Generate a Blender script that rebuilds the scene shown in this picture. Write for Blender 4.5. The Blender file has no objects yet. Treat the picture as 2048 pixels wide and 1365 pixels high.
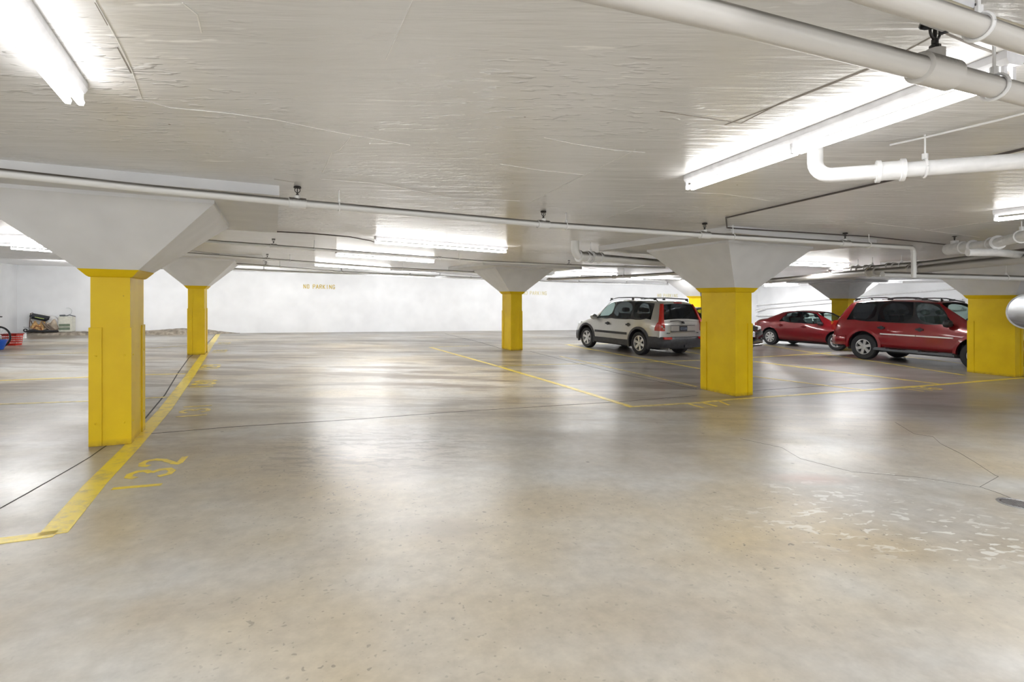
import bpy, bmesh, math, random
from mathutils import Vector, Matrix, Quaternion
random.seed(7)
PI = math.pi
scn = bpy.context.scene
COL = scn.collection
# ------------------------------------------------------------------ frame of the place
F = 1050.0            # focal length in pixels of the 2048 wide frame
HC = 1.68             # eye height
SL = -0.0138          # cross fall of the slab (down to the right)
GA = math.radians(24.5)
U = Vector((math.cos(GA), math.sin(GA), 0)); V = Vector((-math.sin(GA), math.cos(GA), 0))
CEIL = 2.80
def fz(x, y=0): return SL * x
def Wp(px, py, h=0.0):
    """pixel of the photograph -> point at height h above the slab"""
    Y = F * (HC - h) / (py - 600 + SL * -1 * -(px - 1024) * 1.0) if False else F * (HC - h) / (py - 600 + SL * (px - 1024))
    X = (px - 1024) / F * Y
    return Vector((X, Y, fz(X) + h))
def Dp(px, py, Y):
    return Vector(((px - 1024) / F * Y, Y, HC - (py - 600) / F * Y))

# ------------------------------------------------------------------ materials
MATS = {}
def nodes(name):
    m = bpy.data.materials.new(name); m.use_nodes = True
    nt = m.node_tree; b = nt.nodes['Principled BSDF']
    return m, nt, b
def mat(name, col, rough=.5, metal=0.0, coat=0.0, emis=None, es=0, noise=0.06, nscale=12, spec=.5, alpha=1, bump=0):
    if name in MATS: return MATS[name]
    m, nt, b = nodes(name)
    N = nt.nodes; L = nt.links
    b.inputs['Roughness'].default_value = rough; b.inputs['Metallic'].default_value = metal
    b.inputs['Coat Weight'].default_value = coat; b.inputs['Coat Roughness'].default_value = .04
    b.inputs['Specular IOR Level'].default_value = spec
    tc = N.new('ShaderNodeTexCoord'); nz = N.new('ShaderNodeTexNoise'); nz.inputs['Scale'].default_value = nscale
    nz.inputs['Detail'].default_value = 2
    L.new(tc.outputs['Object'], nz.inputs['Vector'])
    rp = N.new('ShaderNodeValToRGB')
    lo = [max(0, c * (1 - noise * 2)) for c in col]; hi = [min(1, c * (1 + noise)) for c in col]
    rp.color_ramp.elements[0].color = (*lo, 1); rp.color_ramp.elements[1].color = (*hi, 1)
    rp.color_ramp.elements[0].position = .3; rp.color_ramp.elements[1].position = .7
    L.new(nz.outputs['Fac'], rp.inputs[0]); L.new(rp.outputs[0], b.inputs['Base Color'])
    if emis: b.inputs['Emission Color'].default_value = (*emis, 1); b.inputs['Emission Strength'].default_value = es
    if bump:
        bp = N.new('ShaderNodeBump'); bp.inputs['Strength'].default_value = bump; bp.inputs['Distance'].default_value = .02
        L.new(nz.outputs['Fac'], bp.inputs['Height']); L.new(bp.outputs[0], b.inputs['Normal'])
    MATS[name] = m; return m
def glass(name, tint, trans):
    if name in MATS: return MATS[name]
    m, nt, b = nodes(name); N = nt.nodes; L = nt.links
    out = N['Material Output']
    tr = N.new('ShaderNodeBsdfTransparent'); tr.inputs[0].default_value = (*tint, 1)
    b.inputs['Base Color'].default_value = (.01, .012, .014, 1); b.inputs['Roughness'].default_value = .03
    b.inputs['Specular IOR Level'].default_value = .8
    mx = N.new('ShaderNodeMixShader'); mx.inputs[0].default_value = trans
    L.new(b.outputs[0], mx.inputs[1]); L.new(tr.outputs[0], mx.inputs[2]); L.new(mx.outputs[0], out.inputs[0])
    MATS[name] = m; return m

def concrete_floor():
    m, nt, b = nodes('floor_concrete'); N = nt.nodes; L = nt.links
    tc = N.new('ShaderNodeTexCoord')
    def noise(sc, det=8, rough=.6, st=(1, 1, 1), dist=0):
        mp = N.new('ShaderNodeMapping'); mp.inputs['Scale'].default_value = st
        mp.inputs['Rotation'].default_value = (0, 0, -GA)
        L.new(tc.outputs['Object'], mp.inputs[0])
        n = N.new('ShaderNodeTexNoise'); n.inputs['Scale'].default_value = sc; n.inputs['Detail'].default_value = min(det, 4.5)
        n.inputs['Roughness'].default_value = rough; n.inputs['Distortion'].default_value = dist
        L.new(mp.outputs[0], n.inputs['Vector']); return n.outputs['Fac']
    def ramp(src, a, b_, ca, cb):
        r = N.new('ShaderNodeValToRGB'); r.color_ramp.elements[0].position = a; r.color_ramp.elements[1].position = b_
        r.color_ramp.elements[0].color = ca; r.color_ramp.elements[1].color = cb
        L.new(src, r.inputs[0]); return r.outputs[0]
    def mix(f, a, c, mode='MIX'):
        x = N.new('ShaderNodeMix'); x.data_type = 'RGBA'; x.blend_type = mode
        for s, v in ((x.inputs[0], f), (x.inputs[6], a), (x.inputs[7], c)):
            if isinstance(v, (int, float)): s.default_value = v
            elif isinstance(v, tuple): s.default_value = v
            else: L.new(v, s)
        return x.outputs[2]
    def math_(op, a, c):
        x = N.new('ShaderNodeMath'); x.operation = op; x.use_clamp = True
        for s, v in ((x.inputs[0], a), (x.inputs[1], c)):
            if isinstance(v, (int, float)): s.default_value = v
            else: L.new(v, s)
        return x.outputs[0]
    W1 = (1, 1, 1, 1); B0 = (0, 0, 0, 1)
    base = ramp(noise(.5, 4, .66, (1, 1.4, 1)), .36, .64, (.455, .42, .365, 1), (.56, .555, .53, 1))
    warm = ramp(noise(.30, 3, .62), .42, .62, B0, W1)
    c = mix(math_('MULTIPLY', warm, .9), base, (.50, .415, .275, 1))
    c = mix(math_('MULTIPLY', ramp(noise(1.3, 4, .7, (.7, 1.5, 1)), .5, .68, B0, W1), .40), c, (.40, .345, .275, 1))
    fine = ramp(noise(9, 3, .7), .3, .72, (.80, .80, .80, 1), (1.10, 1.10, 1.10, 1))
    c = mix(.75, c, fine, 'MULTIPLY')
    # dark speckles / pits
    pit = ramp(noise(26, 1, .7), .68, .72, B0, W1)
    pm = warm
    c = mix(math_('MULTIPLY', math_('MULTIPLY', pit, pm), .75), c, (.13, .115, .10, 1))
    sp = N.new('ShaderNodeTexVoronoi'); sp.inputs['Scale'].default_value = 1.7
    L.new(tc.outputs['Object'], sp.inputs['Vector'])
    spk = ramp(sp.outputs['Distance'], .020, .045, W1, B0)
    c = mix(math_('MULTIPLY', spk, .8), c, (.09, .08, .07, 1))
    sp2 = N.new('ShaderNodeTexVoronoi'); sp2.inputs['Scale'].default_value = 5.5; L.new(tc.outputs['Object'], sp2.inputs['Vector'])
    spk2 = ramp(sp2.outputs['Distance'], .035, .06, W1, B0)
    c = mix(math_('MULTIPLY', math_('MULTIPLY', spk2, warm), .7), c, (.14, .11, .09, 1))
    # streak staining in the stalls
    st = ramp(noise(.7, 4, .72, (.4, 1.9, 1)), .47, .58, B0, W1)
    far = N.new('ShaderNodeSeparateXYZ'); L.new(tc.outputs['Object'], far.inputs[0])
    def dist_mask(x, y, r0, r1, sx=1.0, sy=1.0):
        mp = N.new('ShaderNodeMapping'); mp.inputs['Location'].default_value = (-x * sx, -y * sy, 0)
        mp.inputs['Scale'].default_value = (sx, sy, 0)
        L.new(tc.outputs['Object'], mp.inputs[0])
        ln = N.new('ShaderNodeVectorMath'); ln.operation = 'LENGTH'; L.new(mp.outputs[0], ln.inputs[0])
        return ramp_val(ln.outputs['Value'], r0, r1)
    def ramp_val(src, a, b_):
        r = N.new('ShaderNodeMapRange'); r.inputs[1].default_value = a; r.inputs[2].default_value = b_
        r.inputs[3].default_value = 1; r.inputs[4].default_value = 0; L.new(src, r.inputs[0]); return r.outputs[0]
    lane = N.new('ShaderNodeMapRange'); lane.inputs[1].default_value = 4.8; lane.inputs[2].default_value = 9.5
    L.new(far.outputs['Y'], lane.inputs[0])
    c = mix(math_('MULTIPLY', math_('MULTIPLY', st, lane.outputs[0]), .85), c, (.20, .155, .11, 1))
    # darker, damp concrete round the parked cars, then darker towards the back
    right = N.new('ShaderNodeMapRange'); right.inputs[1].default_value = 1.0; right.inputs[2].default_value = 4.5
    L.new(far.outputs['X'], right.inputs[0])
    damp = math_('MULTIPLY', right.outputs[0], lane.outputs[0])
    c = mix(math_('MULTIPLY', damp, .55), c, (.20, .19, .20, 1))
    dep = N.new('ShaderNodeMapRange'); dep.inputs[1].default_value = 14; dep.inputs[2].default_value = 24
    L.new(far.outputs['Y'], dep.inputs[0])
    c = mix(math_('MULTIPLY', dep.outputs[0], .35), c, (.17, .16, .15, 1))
    sm = noise(2.6, 4, .7, (.6, 1.6, 1))
    # worn patch of dark scuffs, whitish paint flecks, a reddish stain, oil patch
    p = Wp(745, 895); mk = dist_mask(p.x, p.y, .45, 1.25, .8, 1.0)
    sc = ramp(noise(7, 3, .75, (.45, 1.6, 1), .4), .50, .545, B0, W1)
    c = mix(math_('MULTIPLY', math_('MULTIPLY', sc, mk), .70), c, (.16, .13, .10, 1))
    fl = ramp(noise(11, 2, .5, (.6, 1.3, 1), .7), .60, .625, B0, W1)
    for (px, py, r0, r1) in ((1790, 1045, .30, .95), (1640, 980, .1, .45), (1800, 955, .1, .4), (1950, 1090, .1, .55)):
        q = Wp(px, py); mk = dist_mask(q.x, q.y, r0, r1, .6, 1.3)
        c = mix(math_('MULTIPLY', math_('MULTIPLY', fl, mk), .6), c, (.80, .80, .76, 1))
    for (px, py, r0, r1, sx, sy, am) in ((400, 713, .2, 1.1, .55, 1.5, .7), (180, 885, .3, 1.5, .6, 1.6, .55), (330, 850, .0, .9, .6, 1.4, .4), (1440, 800, .2, 1.0, .7, 1.4, .4), (740, 930, .2, 1.3, .8, .9, .25)):
        q = Wp(px, py); mk = dist_mask(q.x, q.y, r0, r1, sx, sy)
        c = mix(math_('MULTIPLY', math_('MULTIPLY', mk, ramp(sm, .42, .58, (.15, .15, .15, 1), W1)), am), c, (.20, .145, .10, 1))
    q = Wp(1620, 958); mk = dist_mask(q.x, q.y, .0, .34, .7, 1.6)
    c = mix(math_('MULTIPLY', mk, .55), c, (.42, .20, .14, 1))
    q = Wp(880, 1060); mk = dist_mask(q.x, q.y, .0, .4, .7, 1.6)
    c = mix(math_('MULTIPLY', math_('MULTIPLY', mk, fine), .5), c, (.22, .17, .12, 1))
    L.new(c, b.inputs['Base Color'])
    rg = ramp(noise(.6, 2, .6, (1, 1.8, 1)), .36, .66, (.275, .275, .275, 1), (.36, .36, .36, 1))
    L.new(rg, b.inputs['Roughness'])
    b.inputs['Specular IOR Level'].default_value = .62
    bp = N.new('ShaderNodeBump'); bp.inputs['Strength'].default_value = .10; bp.inputs['Distance'].default_value = .01
    L.new(noise(5, 2, .6), bp.inputs['Height']); L.new(bp.outputs[0], b.inputs['Normal'])
    return m

def ceiling_paint():
    m, nt, b = nodes('ceiling_paint'); N = nt.nodes; L = nt.links
    tc = N.new('ShaderNodeTexCoord')
    def noise(sc, det=8, rough=.6, st=(1, 1, 1), dist=0):
        mp = N.new('ShaderNodeMapping'); mp.inputs['Scale'].default_value = st; mp.inputs['Rotation'].default_value = (0, 0, -GA)
        L.new(tc.outputs['Object'], mp.inputs[0])
        n = N.new('ShaderNodeTexNoise'); n.inputs['Scale'].default_value = sc; n.inputs['Detail'].default_value = min(det, 4.5)
        n.inputs['Roughness'].default_value = rough; n.inputs['Distortion'].default_value = dist
        L.new(mp.outputs[0], n.inputs['Vector']); return n.outputs['Fac']
    r = N.new('ShaderNodeValToRGB'); r.color_ramp.elements[0].position = .35; r.color_ramp.elements[1].position = .65
    r.color_ramp.elements[0].color = (.77, .765, .755, 1); r.color_ramp.elements[1].color = (.84, .84, .845, 1)
    L.new(noise(.5, 3), r.inputs[0])
    fk = noise(5.5, 3, .65, (.35, 2.2, 1))  # white flecks in the colour stand in for glints on the paint ridges
    fr = N.new('ShaderNodeMapRange'); fr.inputs[1].default_value = .66; fr.inputs[2].default_value = .70; L.new(fk, fr.inputs[0])
    fm = N.new('ShaderNodeMapRange'); fm.inputs[1].default_value = .46; fm.inputs[2].default_value = .56; L.new(noise(.55, 2), fm.inputs[0])
    fmul = N.new('ShaderNodeMath'); fmul.operation = 'MULTIPLY'; L.new(fr.outputs[0], fmul.inputs[0]); L.new(fm.outputs[0], fmul.inputs[1])
    fx = N.new('ShaderNodeMix'); fx.data_type = 'RGBA'; L.new(fmul.outputs[0], fx.inputs[0]); L.new(r.outputs[0], fx.inputs[6]); fx.inputs[7].default_value = (1, 1, 1, 1)
    # tiny dark chips
    v = N.new('ShaderNodeTexVoronoi'); v.inputs['Scale'].default_value = 2.3; L.new(tc.outputs['Object'], v.inputs['Vector'])
    r2 = N.new('ShaderNodeValToRGB'); r2.color_ramp.elements[0].position = .012; r2.color_ramp.elements[1].position = .022
    r2.color_ramp.elements[0].color = (1, 1, 1, 1); r2.color_ramp.elements[1].color = (0, 0, 0, 1)
    L.new(v.outputs['Distance'], r2.inputs[0])
    mx = N.new('ShaderNodeMix'); mx.data_type = 'RGBA'; L.new(r2.outputs[0], mx.inputs[0]); L.new(fx.outputs[2], mx.inputs[6])
    mx.inputs[7].default_value = (.2, .16, .10, 1)
    L.new(mx.outputs[2], b.inputs['Base Color'])
    b.inputs['Roughness'].default_value = .27; b.inputs['Specular IOR Level'].default_value = .7
    # board marked, lumpy paint
    h1 = noise(3.0, 4, .6, (.30, 2.6, 1), .3)
    h2 = noise(14, 1, .6, (.5, 1.6, 1))
    pk = N.new('ShaderNodeMapRange'); pk.inputs[1].default_value = .58; pk.inputs[2].default_value = .68; L.new(h2, pk.inputs[0])
    ms = N.new('ShaderNodeMapRange'); ms.inputs[1].default_value = .5; ms.inputs[2].default_value = .62; L.new(noise(.45, 3), ms.inputs[0])
    ml = N.new('ShaderNodeMath'); ml.operation = 'MULTIPLY'; L.new(pk.outputs[0], ml.inputs[0]); L.new(ms.outputs[0], ml.inputs[1])
    ad = N.new('ShaderNodeMath'); ad.operation = 'ADD'; L.new(h1, ad.inputs[0]); L.new(ml.outputs[0], ad.inputs[1])
    bp = N.new('ShaderNodeBump'); bp.inputs['Strength'].default_value = .45; bp.inputs['Distance'].default_value = .025
    L.new(ad.outputs[0], bp.inputs['Height']); L.new(bp.outputs[0], b.inputs['Normal'])
    return m

def dusty_pipe(name, col):
    m, nt, b = nodes(name); N = nt.nodes; L = nt.links
    g = N.new('ShaderNodeNewGeometry'); sp = N.new('ShaderNodeSeparateXYZ'); L.new(g.outputs['Normal'], sp.inputs[0])
    mr = N.new('ShaderNodeMapRange'); mr.inputs[1].default_value = .05; mr.inputs[2].default_value = .55; L.new(sp.outputs['Z'], mr.inputs[0])
    nz = N.new('ShaderNodeTexNoise'); nz.inputs['Scale'].default_value = 9
    ml = N.new('ShaderNodeMath'); ml.operation = 'MULTIPLY'; ml.use_clamp = True
    ad = N.new('ShaderNodeMath'); ad.operation = 'ADD'; ad.inputs[1].default_value = .45; L.new(nz.outputs['Fac'], ad.inputs[0])
    L.new(mr.outputs[0], ml.inputs[0]); L.new(ad.outputs[0], ml.inputs[1])
    mx = N.new('ShaderNodeMix'); mx.data_type = 'RGBA'; L.new(ml.outputs[0], mx.inputs[0])
    mx.inputs[6].default_value = (*col, 1); mx.inputs[7].default_value = (.10, .085, .07, 1)
    L.new(mx.outputs[2], b.inputs['Base Color']); b.inputs['Roughness'].default_value = .35
    MATS[name] = m; return m

def yellow_paint():
    m, nt, b = nodes('yellow_column_paint'); N = nt.nodes; L = nt.links
    tc = N.new('ShaderNodeTexCoord'); nz = N.new('ShaderNodeTexNoise'); nz.inputs['Scale'].default_value = 2.2; nz.inputs['Detail'].default_value = 8
    L.new(tc.outputs['Object'], nz.inputs['Vector'])
    r = N.new('ShaderNodeValToRGB'); r.color_ramp.elements[0].position = .3; r.color_ramp.elements[1].position = .7
    r.color_ramp.elements[0].color = (.70, .465, .004, 1); r.color_ramp.elements[1].color = (.80, .565, .006, 1)
    L.new(nz.outputs['Fac'], r.inputs[0])
    sp = N.new('ShaderNodeSeparateXYZ'); L.new(tc.outputs['Object'], sp.inputs[0])
    mr = N.new('ShaderNodeMapRange'); mr.inputs[1].default_value = .0; mr.inputs[2].default_value = .07; mr.inputs[3].default_value = 1; mr.inputs[4].default_value = 0
    L.new(sp.outputs['Z'], mr.inputs[0])
    n2 = N.new('ShaderNodeTexNoise'); n2.inputs['Scale'].default_value = 14; L.new(tc.outputs['Object'], n2.inputs['Vector'])
    ml = N.new('ShaderNodeMath'); ml.operation = 'MULTIPLY'; L.new(mr.outputs[0], ml.inputs[0]); L.new(n2.outputs['Fac'], ml.inputs[1])
    n3 = N.new('ShaderNodeTexVoronoi'); n3.inputs['Scale'].default_value = 5; L.new(tc.outputs['Object'], n3.inputs['Vector'])
    r3 = N.new('ShaderNodeMapRange'); r3.inputs[1].default_value = .03; r3.inputs[2].default_value = .045; r3.inputs[3].default_value = .45; r3.inputs[4].default_value = 0
    L.new(n3.outputs['Distance'], r3.inputs[0])
    mxx = N.new('ShaderNodeMath'); mxx.operation = 'MAXIMUM'; L.new(ml.outputs[0], mxx.inputs[0]); L.new(r3.outputs[0], mxx.inputs[1])
    mx = N.new('ShaderNodeMix'); mx.data_type = 'RGBA'; L.new(mxx.outputs[0], mx.inputs[0]); L.new(r.outputs[0], mx.inputs[6])
    mx.inputs[7].default_value = (.20, .10, .03, 1)
    L.new(mx.outputs[2], b.inputs['Base Color']); b.inputs['Roughness'].default_value = .45; b.inputs['Specular IOR Level'].default_value = .3
    bp = N.new('ShaderNodeBump'); bp.inputs['Strength'].default_value = .15; L.new(n2.outputs['Fac'], bp.inputs['Height']); L.new(bp.outputs[0], b.inputs['Normal'])
    MATS['yellow'] = m; return m

def line_paint():
    m, nt, b = nodes('yellow_line_paint'); N = nt.nodes; L = nt.links
    out = N['Material Output']
    tc = N.new('ShaderNodeTexCoord'); nz = N.new('ShaderNodeTexNoise'); nz.inputs['Scale'].default_value = 7; nz.inputs['Detail'].default_value = 9
    nz.inputs['Roughness'].default_value = .75
    L.new(tc.outputs['Object'], nz.inputs['Vector'])
    r = N.new('ShaderNodeValToRGB'); r.color_ramp.elements[0].position = .34; r.color_ramp.elements[1].position = .52
    r.color_ramp.elements[0].color = (.60, .48, .16, 1); r.color_ramp.elements[1].color = (.90, .70, .07, 1)
    L.new(nz.outputs['Fac'], r.inputs[0]); L.new(r.outputs[0], b.inputs['Base Color']); b.inputs['Roughness'].default_value = .32
    MATS['line'] = m; return m

M_FLOOR = concrete_floor(); M_CEIL = ceiling_paint()
M_WALL = mat('white_wall_paint', (.86, .865, .875), .45, noise=.03, nscale=1.3, bump=.08)
M_CAP = mat('white_capital_paint', (.76, .76, .765), .42, noise=.03, nscale=2.5, bump=.1)
M_YEL = yellow_paint(); M_LINE = line_paint()
M_FADE = mat('faded_yellow_paint', (.78, .64, .20), .35, noise=.2, nscale=9)
M_TXT = mat('stencil_yellow', (.72, .53, .10), .5, noise=.15, nscale=9)
M_TXTF = mat('stencil_faded_yellow', (.78, .71, .42), .5, noise=.1, nscale=9)
M_PIPE = dusty_pipe('white_pipe_paint', (.80, .80, .79)); M_TAN = dusty_pipe('grey_pipe_paint', (.62, .60, .57))
M_WPIPE = mat('clean_white_pipe', (.84, .84, .84), .35, noise=.04)
M_DARK = mat('dark_conduit', (.09, .075, .07), .5)
M_BRASS = mat('dark_sprinkler_metal', (.045, .042, .04), .35, .6)
M_STEEL = mat('galvanised_steel', (.45, .45, .46), .35, .8)
M_FIX = mat('fixture_white_enamel', (.80, .80, .82), .35)
M_TUBE = mat('fluorescent_tube', (1, 1, 1), .3, emis=(1.0, .985, .97), es=6)
M_JOINT = mat('joint_sealant', (.05, .045, .04), .6)
M_RIDGE = mat('ceiling_ridge_paint', (.88, .87, .85), .4)
M_CURB = mat('rough_curb_concrete', (.36, .31, .25), .8, noise=.25, nscale=7, bump=.5)
M_TYRE = mat('tyre_rubber', (.018, .018, .02), .6)
M_ALLOY = mat('alloy_rim', (.68, .68, .68), .28, .55)
M_CHROME = mat('chrome', (.8, .8, .82), .08, 1)
M_BLACK = mat('black_plastic', (.028, .028, .032), .45, noise=.15)
M_BLKT = mat('gloss_black_trim', (.010, .010, .012), .25)
M_BRIGHT = mat('bright_moulding', (.78, .76, .74), .3, .2)
M_GREYP = mat('grey_plastic', (.10, .11, .12), .5)
M_SILVER = mat('silver_car_paint', (.45, .445, .42), .30, .5, coat=1, noise=.01)
M_RED = mat('dark_red_car_paint', (.23, .006, .010), .24, .15, coat=1, noise=.02)
M_RED2 = mat('maroon_car_paint', (.23, .006, .011), .28, .15, coat=1, noise=.02)
M_BLK = mat('black_car_paint', (.008, .008, .009), .15, 0, coat=1)
M_GDARK = glass('dark_tinted_glass', (.28, .30, .32), .45)
M_GLASS = glass('clear_car_glass', (.75, .86, .83), .72)
M_LRED = mat('red_lamp_lens', (.48, .014, .008), .12, coat=1)
M_LWHT = mat('clear_lamp_lens', (.75, .76, .78), .1, .3, coat=1)
M_LAMB = mat('amber_lamp_lens', (.85, .30, .04), .15, coat=1)
M_SEAT = mat('grey_leather', (.33, .36, .37), .55)
M_INT = mat('dark_interior', (.035, .035, .038), .7)
M_PLATE = mat('licence_plate_blue', (.10, .12, .17), .4, noise=.6, nscale=40)
M_PLW = mat('licence_plate_white', (.62, .62, .72), .4, noise=.3, nscale=40)
M_MIRROR = mat('mirror_surface', (.85, .87, .9), .12, 1, noise=0)

# ------------------------------------------------------------------ mesh helper
class MB:
    def __init__(s): s.v = []; s.f = []; s.m = []; s.cur = 0; s.sm = []
    def add(s, vs, fs, smooth=False):
        o = len(s.v); s.v += [Vector(p) for p in vs]
        for f in fs: s.f.append([o + i for i in f]); s.m.append(s.cur); s.sm.append(smooth)
        return s
    def box(s, c, size, rot=None):
        x, y, z = [q / 2 for q in size]; P = [Vector((a * x, b * y, d * z)) for a in (-1, 1) for b in (-1, 1) for d in (-1, 1)]
        if rot is not None: P = [rot @ p for p in P]
        c = Vector(c)
        return s.add([c + p for p in P], [(0, 1, 3, 2), (4, 6, 7, 5), (0, 4, 5, 1), (2, 3, 7, 6), (0, 2, 6, 4), (1, 5, 7, 3)])
    def obox(s, o, ax, ay, az):
        """box from a corner and three edge vectors"""
        o = Vector(o); ax = Vector(ax); ay = Vector(ay); az = Vector(az)
        P = [o + ax * a + ay * b + az * d for a in (0, 1) for b in (0, 1) for d in (0, 1)]
        fs = [(0, 1, 3, 2), (4, 6, 7, 5), (0, 4, 5, 1), (2, 3, 7, 6), (0, 2, 6, 4), (1, 5, 7, 3)]
        if ax.cross(ay).dot(az) < 0: fs = [f[::-1] for f in fs]
        return s.add(P, fs)
    def ring(s, rings, closed=True, caps=True, smooth=True):
        n = len(rings[0]); vs = [p for r in rings for p in r]; fs = []
        for i in range(len(rings) - 1):
            for k in range(n if closed else n - 1):
                a = i * n + k; b = i * n + (k + 1) % n
                fs.append((a, b, b + n, a + n))
        s.add(vs, fs, smooth)
        if caps and closed:
            s.add(rings[0], [tuple(range(n))[::-1]]); s.add(rings[-1], [tuple(range(n))])
        return s
    def tube(s, pts, r, n=12, caps=True):
        pts = [Vector(p) for p in pts]; rings = []; prev = None
        for i, p in enumerate(pts):
            if i == 0: d = pts[1] - p
            elif i == len(pts) - 1: d = p - pts[i - 1]
            else: d = (pts[i + 1] - p).normalized() + (p - pts[i - 1]).normalized()
            d.normalize()
            if prev is None:
                a = d.cross(Vector((0, 0, 1)))
                if a.length < .1: a = d.cross(Vector((1, 0, 0)))
            else: a = prev - d * prev.dot(d)
            a.normalize(); prev = a; b = d.cross(a)
            rr = r[i] if isinstance(r, (list, tuple)) else r
            rings.append([p + (a * math.cos(t) + b * math.sin(t)) * rr for t in [2 * PI * k / n for k in range(n)]])
        return s.ring(rings, caps=caps)
    def lathe(s, o, axis, prof, n=24, caps=False, a0=0, a1=2 * PI):
        """prof: (r, t) along axis"""
        o = Vector(o); d = Vector(axis).normalized()
        a = d.cross(Vector((0, 0, 1)))
        if a.length < .1: a = d.cross(Vector((1, 0, 0)))
        a.normalize(); b = d.cross(a)
        rings = [[o + d * t + (a * math.cos(q) + b * math.sin(q)) * r for q in [a0 + (a1 - a0) * k / n for k in range(n)]] for r, t in prof]
        return s.ring(rings, caps=caps)
    def prism(s, poly, off):
        off = Vector(off); n = len(poly); P = [Vector(p) for p in poly]
        s.add(P + [p + off for p in P], [tuple(range(n))[::-1], tuple(range(n, 2 * n))] + [(k, (k + 1) % n, n + (k + 1) % n, n + k) for k in range(n)])
        return s
    def torus(s, o, axis, R, r, n=32, m=8, a0=0, a1=2 * PI, ref=None):
        o = Vector(o); d = Vector(axis).normalized()
        a = Vector(ref) if ref is not None else d.cross(Vector((0, 0, 1)))
        if a.length < .1: a = d.cross(Vector((1, 0, 0)))
        a.normalize(); b = d.cross(a)
        full = abs(a1 - a0) > 6.2
        pts = [o + (a * math.cos(q) + b * math.sin(q)) * R for q in [a0 + (a1 - a0) * k / n for k in range(n + 1)]]
        return s.tube(pts, r, m, caps=not full)
    def build(s, name, mats, parent=None, sharp=35):
        me = bpy.data.meshes.new(name)
        inv = parent.matrix_basis.inverted() if parent is not None and not getattr(s, 'local', False) else Matrix()
        if parent is not None and parent.parent is not None and not getattr(s, 'local', False):
            inv = (parent.parent.matrix_basis @ parent.matrix_basis).inverted()
        me.from_pydata([inv @ v for v in s.v], [], s.f)
        ms = mats if isinstance(mats, (list, tuple)) else [mats]
        for m in ms: me.materials.append(m)
        for i, p in enumerate(me.polygons): p.material_index = s.m[i]; p.use_smooth = s.sm[i]
        bm = bmesh.new(); bm.from_mesh(me); bmesh.ops.remove_doubles(bm, verts=bm.verts, dist=1e-5)
        bmesh.ops.recalc_face_normals(bm, faces=bm.faces); bm.to_mesh(me); bm.free()
        if any(s.sm):
            me.set_sharp_from_angle(angle=math.radians(sharp))
        o = bpy.data.objects.new(name, me); COL.objects.link(o)
        if parent is not None: o.parent = parent
        return o
def L(mb=None):
    m = MB(); m.local = True; return m
def tag(o, label=None, cat=None, group=None, kind=None):
    if label: o['label'] = label
    if cat: o['category'] = cat
    if group: o['group'] = group
    if kind: o['kind'] = kind
    return o
def empty(name, loc, rz=0, label=None, cat=None, group=None, tilt=False):
    o = bpy.data.objects.new(name, None); COL.objects.link(o); o.empty_display_size = .1
    q = Quaternion((0, 0, 1), rz)
    if tilt: q = Vector((0, 0, 1)).rotation_difference(Vector((-SL, 0, 1)).normalized()) @ q
    o.matrix_basis = Matrix.LocRotScale(Vector(loc), q, None)
    return tag(o, label, cat, group)
def copy_tree(o, parent=None):
    c = o.copy(); COL.objects.link(c); c.parent = parent
    for ch in [x for x in bpy.data.objects if x.parent == o]: copy_tree(ch, c)
    return c
def structure(o): o['kind'] = 'structure'; return o
def P3(p, h): return Vector((p.x, p.y, fz(p.x) + h))

# ------------------------------------------------------------------ shell
BW0 = Vector((-12.9, 23.6, 0)); BWD = Vector((math.cos(math.radians(21)), math.sin(math.radians(21)), 0))
CL = BW0 + BWD * -7.35          # back left corner
CR = BW0 + BWD * 31.3           # back right corner
DV = Vector((math.sin(GA), -math.cos(GA), 0))
LE = CL + DV * 26; RE = CR + DV * 40
def slabmesh(h, up, name, m):
    g = 14; mb = MB()
    poly = [CL - BWD * .2, CR + BWD * .2, RE, LE]
    pts = [P3(p, h) for p in poly]
    th = .25 if up else -.25
    mb.prism(pts, (0, 0, th))
    return mb, m
mb, _ = slabmesh(0, False, 'floor', M_FLOOR)
def strip(mb, pts, w, h0, th=.004, m=1, jit=0):
    """ribbon along points, on/below the slab"""
    mb.cur = m; fine = []
    for a, b in zip(pts[:-1], pts[1:]):
        n = max(1, int((b - a).length / .35)) if jit else 1
        for k in range(n): fine.append(a.lerp(b, k / n))
    fine.append(pts[-1])
    if jit:
        for i in range(1, len(fine) - 1): fine[i] = fine[i] + Vector((random.uniform(-jit, jit), random.uniform(-jit, jit), 0))
    Lf = []; Rt = []
    for i, p in enumerate(fine):
        if i == 0: d = fine[1] - p
        elif i == len(fine) - 1: d = p - fine[i - 1]
        else: d = (fine[i + 1] - p).normalized() + (p - fine[i - 1]).normalized()
        d.z = 0; d.normalize(); nrm = Vector((-d.y, d.x, 0))
        ww = w * (random.uniform(.6, 1.2) if jit else 1)
        Lf.append(P3(p + nrm * ww / 2, h0)); Rt.append(P3(p - nrm * ww / 2, h0))
    n = len(fine); up = Vector((0, 0, th))
    vs = Lf + Rt + [p + up for p in Lf] + [p + up for p in Rt]
    fs = []
    for i in range(n - 1):
        fs += [(i, i + 1, n + i + 1, n + i), (2 * n + i, 3 * n + i, 3 * n + i + 1, 2 * n + i + 1), (i, 2 * n + i, 2 * n + i + 1, i + 1), (n + i, n + i + 1, 3 * n + i + 1, 3 * n + i)]
    fs += [(0, n, 3 * n, 2 * n), (n - 1, 3 * n - 1, 4 * n - 1, 2 * n - 1)]
    mb.add(vs, fs); mb.cur = 0
def fpx(*q): return [Wp(x, y) for x, y in q]
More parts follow.
